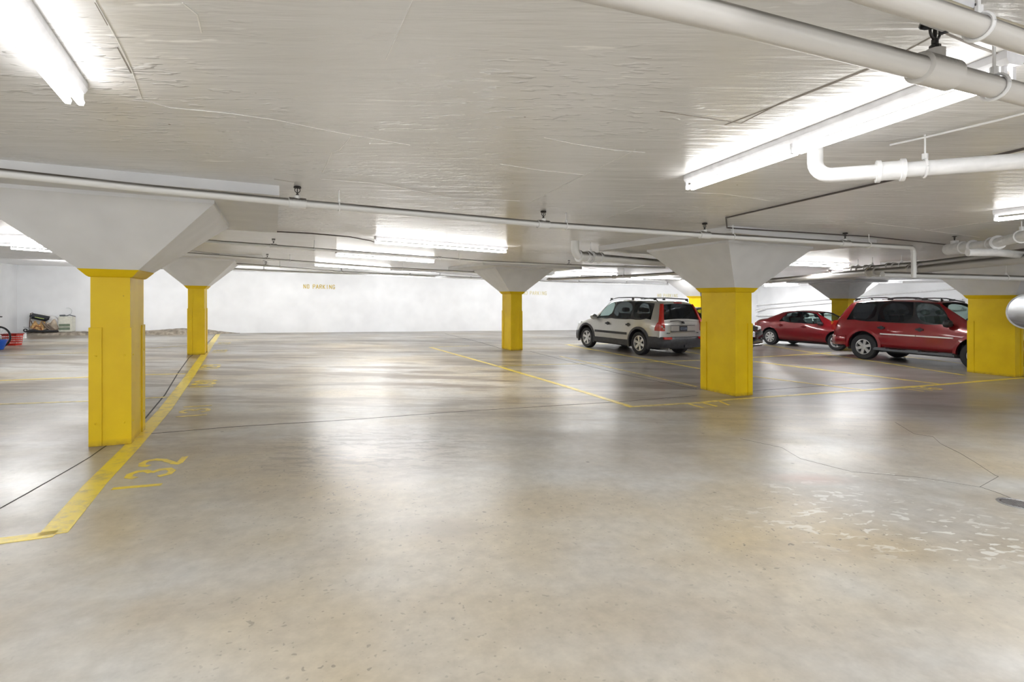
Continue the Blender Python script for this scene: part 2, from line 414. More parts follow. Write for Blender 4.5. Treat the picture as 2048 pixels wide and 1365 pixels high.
# joints and cracks in the floor
strip(mb, fpx((300, 868), (470, 854), (700, 840), (900, 825), (1240, 804), (1394, 792)), .014, -.001, .003)
strip(mb, fpx((1497, 783), (1700, 768), (1760, 766)), .016, -.001, .003)
strip(mb, fpx((-40, 1040), (60, 985), (180, 915), (232, 880)), .016, -.001, .003, jit=.01)
strip(mb, fpx((290, 838), (330, 790), (357, 745), (378, 716), (412, 690), (432, 668)), .020, -.001, .003)
strip(mb, fpx((890, 668), (960, 685), (1003, 698)), .025, -.001, .003)
strip(mb, fpx((1060, 703), (1110, 716), (1240, 748), (1394, 779)), .018, -.001, .003)
strip(mb, fpx((1790, 845), (1830, 868), (1868, 875), (1880, 888), (1945, 925), (1990, 950), (2003, 955), (1965, 975), (1990, 985), (2030, 1000)), .0032, -.001, .003, jit=.03)
strip(mb, fpx((1480, 878), (1560, 895), (1600, 918), (1700, 945), (1850, 958), (1960, 975)), .0022, -.001, .0025, jit=.03)
floor = structure(mb.build('floor', [M_FLOOR, M_JOINT]))

mb, _ = slabmesh(CEIL, True, 'ceiling', M_CEIL)
def cpx(*q): return [Wp(x, y, CEIL) for x, y in q]
for pts, w in (
    (((285, 200), (340, 215), (450, 225), (555, 240), (650, 260), (705, 270), (820, 290)), .012),
    (((285, 200), (262, 140), (235, 80), (190, 0)), .012),
    (((700, 275), (680, 300), (665, 305), (655, 325), (645, 345)), .014),
    (((640, 358), (760, 368), (900, 395), (1040, 402)), .012),
    (((1088, 275), (1150, 288), (1230, 300), (1290, 305)), .010),
    (((1000, 328), (1080, 340), (1170, 350)), .010),
    (((1270, 300), (1170, 350), (1100, 385), (1060, 405)), .010),
    (((825, 0), (772, 118)), .006),
    (((365, 5), (395, 30), (403, 65)), .018),
    (((1370, 385), (1450, 388), (1540, 402)), .012), (((1730, 445), (1840, 458)), .012), (((1850, 460), (1960, 475)), .012),
    (((1860, 460), (1985, 442)), .012), (((1215, 435), (1290, 410)), .010), (((545, 372), (540, 400), (532, 460)), .012)):
    strip(mb, cpx(*pts), w * .45, CEIL - .003, .004, jit=.008)
for pts, w in ((((1320, 222), (1480, 247), (1560, 205), (1740, 135)), .012), (((190, 5), (215, 50)), .008), (((235, 95), (262, 145)), .010),
               (((1450, 250), (1600, 192), (1735, 137), (1800, 107), (1880, 65), (1960, 90), (2060, 130)), .02),
               (((548, 358), (590, 365)), .012), (((547, 393), (560, 394)), .02)):
    mb2 = strip(mb, cpx(*pts), w * .6, CEIL - .002, .004, m=2, jit=.010)
ceil = structure(mb.build('ceiling', [M_CEIL, M_RIDGE, mat('ceiling_crack_dark', (.30, .27, .24), .7)]))  # slots: paint, ridges, dark crack lines

def wall(name, a, b, h0=-.3, h1=CEIL, th=.3, m=M_WALL, inner=None):
    mb = MB(); d = (b - a).normalized(); n = Vector((-d.y, d.x, 0))
    if inner is not None and n.dot(inner - a) > 0: n = -n
    bot = [Vector((p.x, p.y, fz(p.x) + h0)) for p in (a, b, b + n * th, a + n * th)]
    top = [Vector((p.x, p.y, fz(p.x) + h1)) for p in (a, b, b + n * th, a + n * th)]
    mb.add(bot + top, [(0, 3, 2, 1), (4, 5, 6, 7), (0, 1, 5, 4), (1, 2, 6, 5), (2, 3, 7, 6), (3, 0, 4, 7)])
    return structure(mb.build(name, m))
INN = Vector((0, 8, 0))
wall('wall_back', CL - BWD * .3, CR + BWD * .3, inner=INN)
wall('wall_left', CL, LE, inner=INN)
wall('wall_right', CR, RE, inner=INN)
# curb along the foot of the back wall (rough, swelling behind the second column)
def curb():
    mb = MB(); n = 60; rings = []
    nb = Vector((BWD.y, -BWD.x, 0))
    for i in range(n + 1):
        t = -6.9 + i / n * 7.5
        q = BW0 + BWD * t
        k = random.uniform(-.02, .02)
        bump = math.exp(-((t + 1.6) / 1.0) ** 2)
        w = .42 + .35 * bump + k; h = .13 + .10 * bump + k * .6
        if t > -.6: h = max(.01, h * (1 - (t + .6) / 1.2)); w = max(.05, w * (1 - (t + .6) / 1.6))
        r = []
        for (a, b) in ((-.02, -.05), (-.02, 1), (w * .8, .95), (w, .6), (w + .06, 0), (w + .06, -.05)):
            p = q + nb * (a + random.uniform(-.01, .01)); r.append(P3(p, h * b if b > 0 else b))
        rings.append(r)
    mb.ring(rings, smooth=False)
    return structure(mb.build('trim_1', M_CURB))
curb()

# ------------------------------------------------------------------ columns
def grid(p, u, v): return p + U * u + V * v
def column(name, c, du, dv, label, half=1.0, panel=1.7, guards=True, capz=2.66, pan=True, ytop=1.88):
    r = empty(name, P3(c, 0), GA, label, 'column', 'yellow columns with white flared capitals')
    def at(u, v, h):
        p = grid(c, u, v); return Vector((p.x, p.y, fz(p.x) + h))
    def rect(hu, hv, h): return [at(-hu, -hv, h), at(hu, -hv, h), at(hu, hv, h), at(-hu, hv, h)]
    u2, v2 = du / 2, dv / 2
    mb = MB(); mb.ring([rect(u2, v2, -.05), rect(u2, v2, ytop)], smooth=False); mb.build('shaft', M_YEL, r)
    H0, H1 = ytop, capz
    def lerp(h):
        t = (h - H0) / (H1 - H0); return (u2 + .01 + (half - u2) * t, v2 + .01 + (half - v2) * t)
    yc = ytop + .075
    a = lerp(yc)
    mb = MB(); mb.ring([rect(u2 + .012, v2 + .012, H0 - .012), rect(u2 + .03, v2 + .03, H0), rect(a[0] + .004, a[1] + .004, yc)], smooth=False); mb.build('collar', M_YEL, r)
    e = lerp(H1)
    mb = MB(); mb.ring([rect(*a, yc), rect(*e, H1), rect(e[0] + .012, e[1] + .012, H1), rect(e[0] + .012, e[1] + .012, CEIL - .10 + .01 if pan else CEIL)], smooth=False); mb.build('capital', M_CAP, r)
    if pan:
        mb = MB(); mb.ring([rect(panel, panel, CEIL - .10), rect(panel, panel, CEIL + .01)], smooth=False); mb.build('drop_panel', M_CAP, r)
    if guards:
        gw = .13 if dv > .5 else .1; gt = .014; gh = 1.31
        for su in (-1, 1):
            for sv in (-1, 1):
                mb = MB()
                x0, x1 = sorted((su * (u2 + gt), su * (u2 - gw * .8))); y0, y1 = sorted((sv * (v2 + gt), sv * (v2 - .001)))
                def bx(x0, x1, y0, y1): mb.ring([[at(x0, y0, .005), at(x1, y0, .005), at(x1, y1, .005), at(x0, y1, .005)], [at(x0, y0, gh), at(x1, y0, gh), at(x1, y1, gh), at(x0, y1, gh)]], smooth=False)
                bx(x0, x1, y0, y1)
                x0, x1 = sorted((su * (u2 + gt), su * (u2 - .001))); y0, y1 = sorted((sv * (v2 - .001), sv * (v2 - gw)))
                bx(x0, x1, y0, y1)
                for h in (.25, 1.0):
                    mb.lathe(at(su * (u2 - gw * .4), sv * (v2 + gt), h), V * sv, [(.012, 0), (.008, .006), (.001, .007)], 8)
                    mb.lathe(at(su * (u2 + gt), sv * (v2 - gw * .5), h), U * su, [(.012, 0), (.008, .006), (.001, .007)], 8)
                mb.build('corner_guard', M_YEL, r)
    return r
C1 = Vector((-4.60, 6.14, 0)); C4 = Vector((4.02, 9.87, 0)); C5 = Vector((11.95, 13.0, 0))
C2 = Vector((-9.07, 15.15, 0)); C3 = Vector((.0, 17.75, 0)); C6 = Vector((8.30, 23.4, 0)); C7 = Vector((15.8, 25.1, 0))
column('column', C1, .36, .68, 'nearest yellow column at the left, standing on the thick yellow line by number 132', half=1.05)
column('column', C4, .40, .82, 'broad yellow column in front of the silver suv and the black car')
column('column', C5, .38, .92, 'yellow column at the right hiding the nose of the red suv')
column('column', C2, .40, .70, 'slim yellow column on the left line close to the back wall')
column('column', C3, .40, .73, 'slim yellow column standing alone in mid floor before the back wall')
column('column', C6, .40, .73, 'yellow column mostly hidden between the silver suv and the broad column', guards=False)
column('column', C7, .40, .80, 'yellow column rising behind the roof of the red suv', guards=False)

# ------------------------------------------------------------------ sprinkler and drain pipes
def sprinkler(parent, p, s=1.0):
    """upright head: boss, frame arms, deflector"""
    mb = MB(); z = Vector((0, 0, 1))
    mb.lathe(p, z, [(.013 * s, 0), (.013 * s, .014 * s), (.008 * s, .018 * s), (.008 * s, .030 * s)], 10, caps=True)
    mb.torus(p + z * .052 * s, V, .022 * s, .0036 * s, 16, 6)
    mb.lathe(p + z * .030 * s, z, [(.004 * s, 0), (.005 * s, .02 * s), (.003 * s, .045 * s)], 8, caps=True)
    mb.lathe(p + z * .075 * s, z, [(.008 * s, 0), (.030 * s, .004 * s), (.032 * s, -.004 * s), (.034 * s, -.004 * s), (.030 * s, .009 * s), (.001, .009 * s)], 14)
    return mb.build('sprinkler_head', M_BRASS, parent)
def hanger(parent, p, r, ztop):
    mb = MB(); z = Vector((0, 0, 1))
    d = parent_dir
    mb.torus(p, d, r * 1.18, r * .12 + .002, 20, 6)
    mb.tube([p + z * r * 1.15, p + z * r * 1.9], r * .35, 8)
    mb.tube([p + z * r * 1.5, Vector((p.x, p.y, ztop))], .006, 6)
    return mb.build('hanger', M_WPIPE, parent)
parent_dir = U
def along(pts, t):
    ls = [(b - a).length for a, b in zip(pts[:-1], pts[1:])]; T = t * sum(ls)
    for (a, b), l in zip(zip(pts[:-1], pts[1:]), ls):
        if T <= l: return a.lerp(b, T / l), (b - a).normalized()
        T -= l
    return pts[-1].copy(), (pts[-1] - pts[-2]).normalized()
def on_path(pts, px):
    """point of a run seen at picture column px"""
    best = None
    for k in range(2001):
        q, d = along(pts, k / 2000)
        if q.y < .5: continue
        e = abs(1024 + F * q.x / q.y - px)
        if best is None or e < best[0]: best = (e, q, d)
    return best[1], best[2]
def pipe(pts, r, label, name='sprinkler_pipe', group=None, heads=(), hangs=(), coups=(), m=M_PIPE, n=14, hs=1.0, cat='pipe'):
    global parent_dir
    o = MB().tube(pts, r, n).build(name, m); tag(o, label, cat, group)
    for px in heads:
        q, d = on_path(pts, px)
        MB().tube([q - d * r * 2.2, q - d * r * 2.1, q + d * r * 2.1, q + d * r * 2.2], [r * 1.05, r * 1.35, r * 1.35, r * 1.05], n).tube([q, q + Vector((0, 0, r * 1.9))], r * .8, 10).build('tee_fitting', m, o)
        sprinkler(o, q + Vector((0, 0, r * 1.8)), hs)
    for px in coups:
        q, d = on_path(pts, px)
        w = r * 1.6
        MB().tube([q - d * w * 1.02, q - d * w, q - d * w * .70, q - d * w * .66, q + d * w * .66, q + d * w * .70, q + d * w, q + d * w * 1.02], [r, r * 1.5, r * 1.5, r * 1.25, r * 1.25, r * 1.5, r * 1.5, r], n).build('coupling', m, o)
    for px in hangs:
        q, d = on_path(pts, px); parent_dir = d
        hanger(o, q, r, fz(q.x) + CEIL)
    return o
SP = 'white sprinkler pipes under the ceiling'
HH = 2.63
p1 = [Wp(x, y, HH) for x, y in ((-260, 322), (0, 346), (300, 378), (595, 406), (1087, 449), (1450, 473), (1822, 495))]
e = p1[-1]
p1 += [e + Vector((.05, .02, -.03)), Vector((e.x + .06, e.y + .02, e.z - .10)), Vector((e.x + .06, e.y + .02, e.z - .50))]
pipe(p1, .038, 'long white sprinkler pipe crossing the whole picture before the nearest column capitals', group=SP, heads=(595, 1087, 1409, 1690), hangs=(678, 1132, 1466, 1738), hs=1.15)
pA = [Wp(x, y, 2.58) for x, y in ((1020, -65), (1400, 23), (1870, 143), (2048, 190), (2240, 240))]
pipe(pA, .043, 'thick grey overhead pipe with a valve like sprinkler, across the upper right corner', 'overhead_pipe', heads=(1870,), hangs=(1988,), m=M_TAN, n=24, hs=1.5)
pB = [Wp(x, y, 2.60) for x, y in ((1560, -75), (1760, -10), (1960, 55), (2150, 120))]
pipe(pB, .036, 'grey overhead pipe at the extreme upper right, nearest to the viewer', 'overhead_pipe', m=M_TAN, n=24, hangs=(1957,))
pB2 = [Wp(x, y, 2.66) for x, y in ((1700, -60), (1880, 0), (1975, 35), (2060, 62), (2150, 95))]
o = MB().tube(pB2, .010, 8).tube([p + Vector((.0, .03, .01)) for p in pB2], .010, 8).build('electrical_conduit', mat('tan_conduit', (.42, .37, .27), .5))
tag(o, 'pair of tan conduits running beside the pipe in the upper right corner', 'conduit')
# white waste pipe with elbow
c = [Wp(1640, 352, 2.58), Wp(2048, 322, 2.58)]; d = (c[1] - c[0]).normalized()
top = Wp(1632, 322, CEIL); el = [top + Vector((0, 0, .02))]
pc = c[0]; vert = Vector((pc.x, pc.y, 0)) - d * .03; vert.z = pc.z
el = [Vector((vert.x, vert.y, top.z + .03)), Vector((vert.x, vert.y, pc.z + .10))]
for k in range(1, 7):
    a = k / 6 * PI / 2
    el.append(Vector((vert.x, vert.y, pc.z + .10)) + d * (.10 * (1 - math.cos(a))) + Vector((0, 0, -.10 * math.sin(a))))
el += [c[1] + d * 1.5]
pipe(el, .050, 'clean white waste pipe with an elbow, beside the long light on the right', 'waste_pipe', m=M_WPIPE, n=24, coups=(1780,), hangs=(1850,))
# thin dark conduits
def conduit(pts, r, label, m=M_DARK):
    o = MB().tube(pts, r, 8).build('electrical_conduit', m); tag(o, label, 'conduit'); return o
conduit([Wp(x, y, h) for x, y, h in ((2300, 225, 2.785), (2048, 298, 2.785), (1750, 368, 2.785), (1452, 436, 2.785), (1454, 456, 2.765), (1745, 474, 2.765), (1905, 491, 2.765))], .010, 'thin dark conduit turning at the corner of the ceiling panel on the right')
conduit([Wp(x, y, 2.775) for x, y in ((541, 463), (620, 467), (700, 474), (742, 482), (752, 486))], .011, 'thin dark conduit feeding the middle light from its left end')
conduit([Wp(x, y, 2.78) for x, y in ((1780, 290), (1850, 275), (1990, 242), (2150, 200))], .007, 'thin white conduit on the ceiling above the white waste pipe', M_WPIPE)
conduit([Wp(x, y, 2.78) for x, y in ((300, 492), (490, 515), (770, 537), (960, 552))], .010, 'hair thin grey conduit far off under the ceiling on the left', M_STEEL)
# further sprinkler runs
pipe([Wp(x, y, HH) for x, y in ((300, 473), (395, 481), (545, 492), (700, 504), (872, 516), (960, 523), (1138, 531), (1330, 536))], .028, 'white sprinkler pipe just behind the middle light', group=SP, heads=(547, 1138), hangs=(628, 918), coups=(878,))
pipe([Wp(x, y, HH) for x, y in ((330, 504), (535, 519), (775, 536), (972, 546), (1160, 552))], .028, 'second sprinkler pipe behind the middle light, passing the lone column capital', group=SP, heads=(535, 972), hangs=(580, 805, 1002))
pipe([Wp(x, y, HH) for x, y in ((360, 521), (530, 532), (683, 548 - 4), (880, 553), (1000, 558))], .028, 'third sprinkler pipe behind the middle light, thin and far off', group=SP, heads=(532, 683, 880), hangs=(560,))
pipe([Wp(x, y, HH) for x, y in ((400, 535), (528, 541), (820, 553), (940, 559), (1150, 566), (1335, 570))], .026, 'farthest sprinkler pipe running along the back wall', group=SP, heads=(528, 820, 942, 1158, 1253, 1340))
# waste drains on the right
ed = [Wp(1150, 512, 2.52), Wp(1345, 528, 2.52)]; d = (ed[1] - ed[0]).normalized()
v0 = ed[0].copy(); el = [Vector((v0.x, v0.y, fz(v0.x) + CEIL + .02)), Vector((v0.x, v0.y, v0.z + .13))]
for k in range(1, 6):
    a = k / 5 * PI / 2; el.append(Vector((v0.x, v0.y, v0.z + .13)) + d * (.13 * (1 - math.cos(a))) + Vector((0, 0, -.13 * math.sin(a))))
el.append(ed[1])
pipe(el, .075, 'stout white waste pipe with an elbow left of the broad column', 'waste_pipe', m=M_PIPE, n=20, coups=(1166, 1192), hangs=(1181,))
pipe([Wp(1515, 564, 2.40), Wp(1740, 545, 2.40), Wp(1850, 538, 2.40), Wp(2048, 518, 2.40), Wp(2300, 485, 2.40)], .075, 'long grey drain pipe sloping over the cars on the right', 'waste_pipe', m=M_TAN, n=18, coups=(1745, 1830), hangs=(1541,))
pipe([Wp(1690, 541, 2.55), Wp(1850, 528, 2.55), Wp(2048, 505, 2.55), Wp(2300, 470, 2.55)], .062, 'drain pipe with many couplings just behind the long drain on the right', 'waste_pipe', m=M_TAN, n=18, coups=(1712, 1738, 1783), hangs=(1716, 1745, 1803))
pipe([Wp(1765, 549, 2.25), Wp(1830, 551, 2.25), Wp(2012, 556, 2.25), Wp(2048, 557, 2.25), Wp(2200, 562, 2.25)], .052, 'white pipe running level before the capital of the right hand column', 'waste_pipe', m=M_PIPE, n=18, coups=(), hangs=(2012,))
pipe([Wp(1900, 499, 2.60), Wp(1985, 488, 2.60), Wp(2048, 472, 2.60), Wp(2240, 430, 2.60)], .068, 'shiny white pipe wrapped with clamps at the right edge', 'waste_pipe', m=M_WPIPE, n=18, coups=(1935, 1990), hangs=(2043,), heads=(1909,))
pipe([Wp(1935, 505, 2.46), Wp(1990, 505, 2.46), Wp(2060, 512, 2.46), Wp(2200, 520, 2.46)], .055, 'short white pipe under the clamped pipe at the right edge', 'waste_pipe', m=M_WPIPE, n=18)
pipe([Wp(1095, 559, 2.45), Wp(1225, 554, 2.45), Wp(1385, 545, 2.45)], .040, 'brownish drain pipe seen far off left of the broad column', 'waste_pipe', m=M_TAN, n=12, coups=(1100, 1228), hangs=(1248,))
# pipes on the right wall
WN = Vector((-DV.y, DV.x, 0));  WN = WN if WN.dot(INN - CR) > 0 else -WN
def on_wall(px, py, off=.06):
    dr = Vector(((px - 1024) / F, 1, -(py - 600) / F)); o = Vector((0, 0, HC)); q = CR + WN * off
    t = (q - o).dot(WN) / dr.dot(WN)
    return o + dr * t
for pts, r, lb in ((((1499, 612), (1660, 598), (1713, 593), (1925, 577)), .045, 'upper sloping pipe fixed along the right wall'),
                   (((1500, 620), (1590, 612), (1700, 602), (1925, 600)), .040, 'middle pipe fixed along the right wall'),
                   (((1530, 618), (1510, 624), (1510, 631), (1560, 631), (1640, 628), (1925, 618)), .07, 'lower fat pipe with an elbow along the right wall')):
    o = MB().tube([on_wall(*q, off=.08 + r) for q in pts], r, 10).build('wall_pipe', M_WPIPE); tag(o, lb, 'pipe', 'pipes on the right wall')

# ------------------------------------------------------------------ fluorescent fixtures
def tube_mat(es):
    es = 9 if es and es > 10 else 4; return mat('fluorescent_tube_%d' % es, (1, 1, 1), .3, emis=(1.0, .99, .975), es=es)
def fixture(a, b, label, group='fluorescent strip lights on the ceiling', h=2.69, rows=2, gap=.027, es=None):
    """8 ft tandem strip: channel, sockets, four tubes; a, b are ends on the slab plane"""
    a = P3(a, 0); b = P3(b, 0)
    root = empty('strip_light', P3(a.lerp(b, .5), CEIL), 0, label, 'light', group)
    d = (b - a); Ln = d.length; d.normalize(); n = Vector((-d.y, d.x, 0)).normalized()
    up = Vector((0, 0, 1))
    A = Vector((a.x, a.y, a.z + CEIL)); dd = (Vector((b.x, b.y, b.z + CEIL)) - A)
    mb = MB(); prof = [(-.055, 0), (-.055, -.035), (-.040, -.060), (.040, -.060), (.055, -.035), (.055, 0)]
    mb.ring([[A + n * x + up * z for x, z in prof], [A + dd + n * x + up * z for x, z in prof]], smooth=False)
    mb.build('channel', M_FIX, root)
    e = dd / Ln
    segs = 2; sl = (Ln - .02) / segs
    offs = (-gap, gap) if rows == 2 else (0,)
    for s_ in range(segs):
        for o_ in offs:
            p0 = A + e * (.02 + s_ * sl) + n * o_ + up * (h - CEIL); p1_ = p0 + e * (sl - .04)
            t = MB().tube([p0, p1_], .0185, 8, caps=False).build('tube', tube_mat(es), root)
            for q, sg in ((p0, -1), (p1_, 1)):
                MB().obox(q + e * (sg * .012 - .006) - n * .011 - up * .016, e * .012, n * .022, up * (.068)).build('socket', M_FIX, root)
    LAMPS.append((a.lerp(b, .5) + Vector((0, 0, h - .026)), d.copy(), Ln, es or 6))
    return root
LAMPS = []
def fl(a, b, label, **k): return fixture(Wp(*a, 2.69) if not isinstance(a, Vector) else a, Wp(*b, 2.69) if not isinstance(b, Vector) else b, label, **k)
a = Wp(150, 205, 2.69); b = Wp(2, 22, 2.69); d = (b - a).normalized()
fl(a, a + d * 2.44, 'bright two tube strip light in the upper left corner')
fl((1378, 377), (2032, 152), 'longest bright strip light slanting across the upper right ceiling')
fl((750, 485), (1013, 505), 'strip light over the middle lane, nearest of the three there', rows=2, es=12)
fl((672, 511), (868, 525), 'middle one of the three strip lights over the middle lane', es=22)
fl((630, 531), (780, 541), 'farthest of the three strip lights over the middle lane', es=26)
a = Wp(1990, 440, 2.69); fl(a, a + DV * 2.44, 'strip light cut off by the right edge above the clamped pipe', es=8)
fl((1563, 529), (1697, 534), 'strip light peeping out behind the capital of the broad column', es=22)
fl((1530, 573), (1597, 571), 'small far strip light over the dark red sedan', es=45)
fl((1660, 547), (1770, 551), 'strip light in the distance behind the drain pipes over the red suv', es=30)
fl((1110, 547), (1235, 551), 'far strip light right of the lone column capital', es=35)
fl((1262, 556), (1362, 558), 'far strip light above the roof of the silver suv', es=35)
fl((-90, 476), (98, 483), 'nearest strip light seen left of the nearest capital', es=11)
fl((-60, 488), (112, 492), 'second strip light left of the nearest capital', es=11)
fl((22, 497), (130, 505), 'third strip light left of the nearest capital, close to the wall', es=13)
fl((128, 515), (200, 521), 'small strip light by the left wall just above the nearest column collar', es=13)
# unseen fixtures added behind the viewer for more light
for (x, y) in ((-3.2, -1.5), (1.5, -1.2), (5.2, -.8), (8.5, 1.2), (-6.5, 1.0)):
    a = Vector((x, y, 0)); fl(a, a + V * 2.44, 'added unseen strip light behind the viewer')

# emergency light box at top right
b0 = Wp(1935, 2, 2.74)
root = empty('emergency_light', P3(b0, CEIL), GA, 'white ceiling box with a black edge beside the tan conduits', 'light')
mb = MB(); 
o = Wp(1905, 20, 2.70); o2 = Wp(1990, -10, 2.70)
mb.obox(P3(o, 2.70), U * .14, V * .10, (0, 0, .10)); mb.build('housing', M_FIX, root)
mb = MB(); mb.obox(P3(o, 2.695) + U * .14 - V * .01, U * .014, V * .12, (0, 0, .06)); mb.obox(P3(o, 2.695) - V * .012, U * .154, V * .012, (0, 0, .02)); mb.build('edge_trim', M_BLACK, root)

# ------------------------------------------------------------------ floor markings
def line(pts, w, label, m=None, group='yellow parking lines'):
    mb = MB(); strip(mb, pts, w, .0005, .0025, m=0); o = mb.build('parking_line', m or M_LINE)
    return tag(o, label, 'parking line', group)
line(fpx((-60, 1089), (0, 1083), (112, 1068)), .11, 'short yellow line at the left edge meeting the thick line')
line(fpx((105, 1070), (190, 970), (258, 900), (330, 820), (380, 752), (407, 712), (420, 692), (436, 669)), .17, 'thick yellow lane edge line running past both left columns')
line(fpx((-60, 764), (175, 755), (290, 750), (372, 748)), .09, 'yellow stall line on the left floor, middle of the three')
line(fpx((-60, 811), (178, 803), (350, 794)), .08, 'yellow stall line on the left floor, nearest of the three', M_FADE)
line(fpx((-20, 712), (178, 706), (300, 697), (371, 692)), .07, 'faint stall line on the left floor, farthest of the three', M_FADE)
line(fpx((860, 695), (985, 730), (1130, 773), (1265, 815)), .11, 'yellow line slanting over the middle floor from behind the lone column')
line(fpx((1262, 814), (1400, 806), (1455, 800), (1600, 790)), .09, 'yellow front line passing the foot of the broad column', M_FADE)
line(fpx((1600, 790), (1730, 781), (1890, 769), (2048, 756), (2200, 746)), .11, 'yellow front line crossing before the right hand column')
line(fpx((860, 695), (938, 692)), .09, 'short faded stub line left of the lone column', M_FADE)
line(fpx((990, 733), (1040, 731), (1210, 727), (1310, 724), (1400, 721)), .09, 'cross line reaching the broad column from the left', M_FADE)
line(fpx((1120, 713), (1250, 742), (1394, 774)), .08, 'pale line slanting down to the back edge of the broad column', M_FADE)
line(fpx((1135, 690), (1180, 699), (1310, 722), (1400, 738)), .10, 'yellow stall line along the near side of the silver suv')
line(fpx((1130, 690), (1240, 687)), .08, 'faded cross line in front of the silver suv', M_FADE)
line(fpx((1300, 695), (1350, 700), (1420, 712)), .10, 'yellow stall line under the tail of the silver suv')
line(fpx((1495, 722), (1650, 741), (1890, 770)), .11, 'long yellow stall line right of the broad column')
line(fpx((1495, 752), (1655, 772), (1732, 781)), .09, 'shorter yellow stall line right of the broad column, nearest the viewer')
line(fpx((1528, 690), (1600, 702), (1665, 711), (1780, 728), (1929, 751)), .09, 'thin yellow stall line along the near side of the red suv')
line(fpx((1495, 716), (1580, 711), (1662, 706)), .09, 'yellow cross line between the broad column and the red suv')
line(fpx((1612, 684), (1680, 694)), .10, 'yellow line beneath the dark red sedan')
line(fpx((1810, 714), (1929, 728), (2000, 738)), .10, 'pale yellow line glimpsed beneath the red suv')

# stencilled strokes
ST = {
 '0': [[(.1, .12), (.1, .88), (.3, 1), (.5, .88), (.5, .12), (.3, 0), (.1, .12)]],
 '1': [[(.3, 0), (.3, 1)]],
 '2': [[(.05, .78), (.12, .95), (.3, 1), (.48, .95), (.55, .75), (.45, .5), (.12, .15), (.05, 0)], [(.12, 0), (.58, 0)]],
 '3': [[(.05, .80), (.15, .97), (.35, 1), (.52, .88), (.52, .68), (.38, .54)], [(.38, .48), (.54, .34), (.54, .14), (.36, 0), (.15, .02), (.05, .2)]],
 '6': [[(.5, .9), (.3, 1), (.1, .8), (.06, .3), (.15, .05), (.35, 0), (.52, .12), (.54, .38), (.38, .52), (.12, .45)]],
 '7': [[(.05, 1), (.55, 1), (.38, .5), (.25, 0)]],
 '8': [[(.3, .53), (.1, .7), (.12, .92), (.3, 1), (.48, .92), (.5, .7), (.3, .53), (.08, .35), (.08, .1), (.3, 0), (.52, .1), (.52, .35), (.3, .53)]],
 '9': [[(.5, .55), (.25, .46), (.08, .6), (.08, .88), (.28, 1), (.5, .9), (.54, .5), (.45, .1), (.2, 0)]],
 'N': [[(.05, 0), (.05, 1)], [(.05, 1), (.55, 0)], [(.55, 0), (.55, 1)]],
 'O': [[(.22, 0), (.08, .12), (.08, .88), (.22, 1)], [(.38, 1), (.52, .88), (.52, .12), (.38, 0)]],
 'P': [[(.08, 0), (.08, 1)], [(.16, 1), (.42, 1), (.54, .88), (.54, .62), (.42, .5), (.16, .5)]],
 'A': [[(.02, 0), (.28, 1)], [(.32, 1), (.58, 0)], [(.16, .32), (.44, .32)]],
 'R': [[(.08, 0), (.08, 1)], [(.16, 1), (.42, 1), (.54, .88), (.54, .66), (.42, .55), (.16, .55)], [(.30, .5), (.56, 0)]],
 'K': [[(.08, 0), (.08, 1)], [(.54, 1), (.16, .5)], [(.22, .5), (.56, 0)]],
 'I': [[(.3, 0), (.3, .45)], [(.3, .55), (.3, 1)]],
 'G': [[(.54, .82), (.42, 1), (.2, 1), (.08, .86), (.08, .14), (.2, 0)], [(.28, 0), (.46, 0), (.54, .12), (.54, .45), (.34, .45)]],
}
def text(mb, s, o, dx, dy, H, w, adv=.82, nrm=Vector((0, 0, 1)), th=.003):
    """dx, dy unit vectors of reading and upright direction"""
    x = 0
    for ch in s:
        for st in ST.get(ch, []):
            pts = [Vector(o) + dx * (x + p[0]) * H + dy * p[1] * H for p in st]
            for a, b in zip(pts[:-1], pts[1:]):
                d = (b - a).normalized(); q = nrm.cross(d) * w / 2
                a_ = a - d * w * .25; b_ = b + d * w * .25
                mb.prism([a_ + q, a_ - q, b_ - q, b_ + q], nrm * th)
        x += adv if ch != ' ' else adv * .75
    return mb
def slabdir(d): d = d.normalized(); return Vector((d.x, d.y, SL * d.x))
def number(px, py, s, H, label, dx, dy, w=.04, adv=.72, m=None):
    o = P3(Wp(px, py), .0008)
    mb = text(MB(), s, o, slabdir(dx) * 1.25, slabdir(dy), H, w, adv, th=.002)
    ob = mb.build('stall_number', m or M_LINE); tag(ob, label, 'number', 'painted stall numbers'); return ob
VN = Vector((-.33, .944, 0)); number(311, 980, '132', .34, 'yellow number 132 painted beside the thick line near the first column', VN, -Vector((VN.y, -VN.x, 0)), .058, .86)
number(409, 834, '131', .34, 'worn yellow number 131 on the floor right of the first column', V, -U, .06, .82, M_FADE)
number(423, 775, '130', .34, 'yellow number 130 painted beyond the first column', V, -U, .07, .82)
number(433, 739, '129', .34, 'yellow number 129 painted just before the slim left column', V, -U, .07, .82)
number(449, 706, '128', .34, 'faint yellow number 128 painted beside the slim left column', V, -U, .07, .82, M_FADE)
number(457, 689, '127', .34, 'faint yellow number 127 painted nearest to the back wall', V, -U, .07, .82, M_FADE)
number(1392, 817, '117', .36, 'yellow number 117 painted at the foot of the broad column', U, V, .045, .66)
number(1838, 784, '116', .36, 'yellow number 116 painted before the red suv stall', U, V, .045, .66)
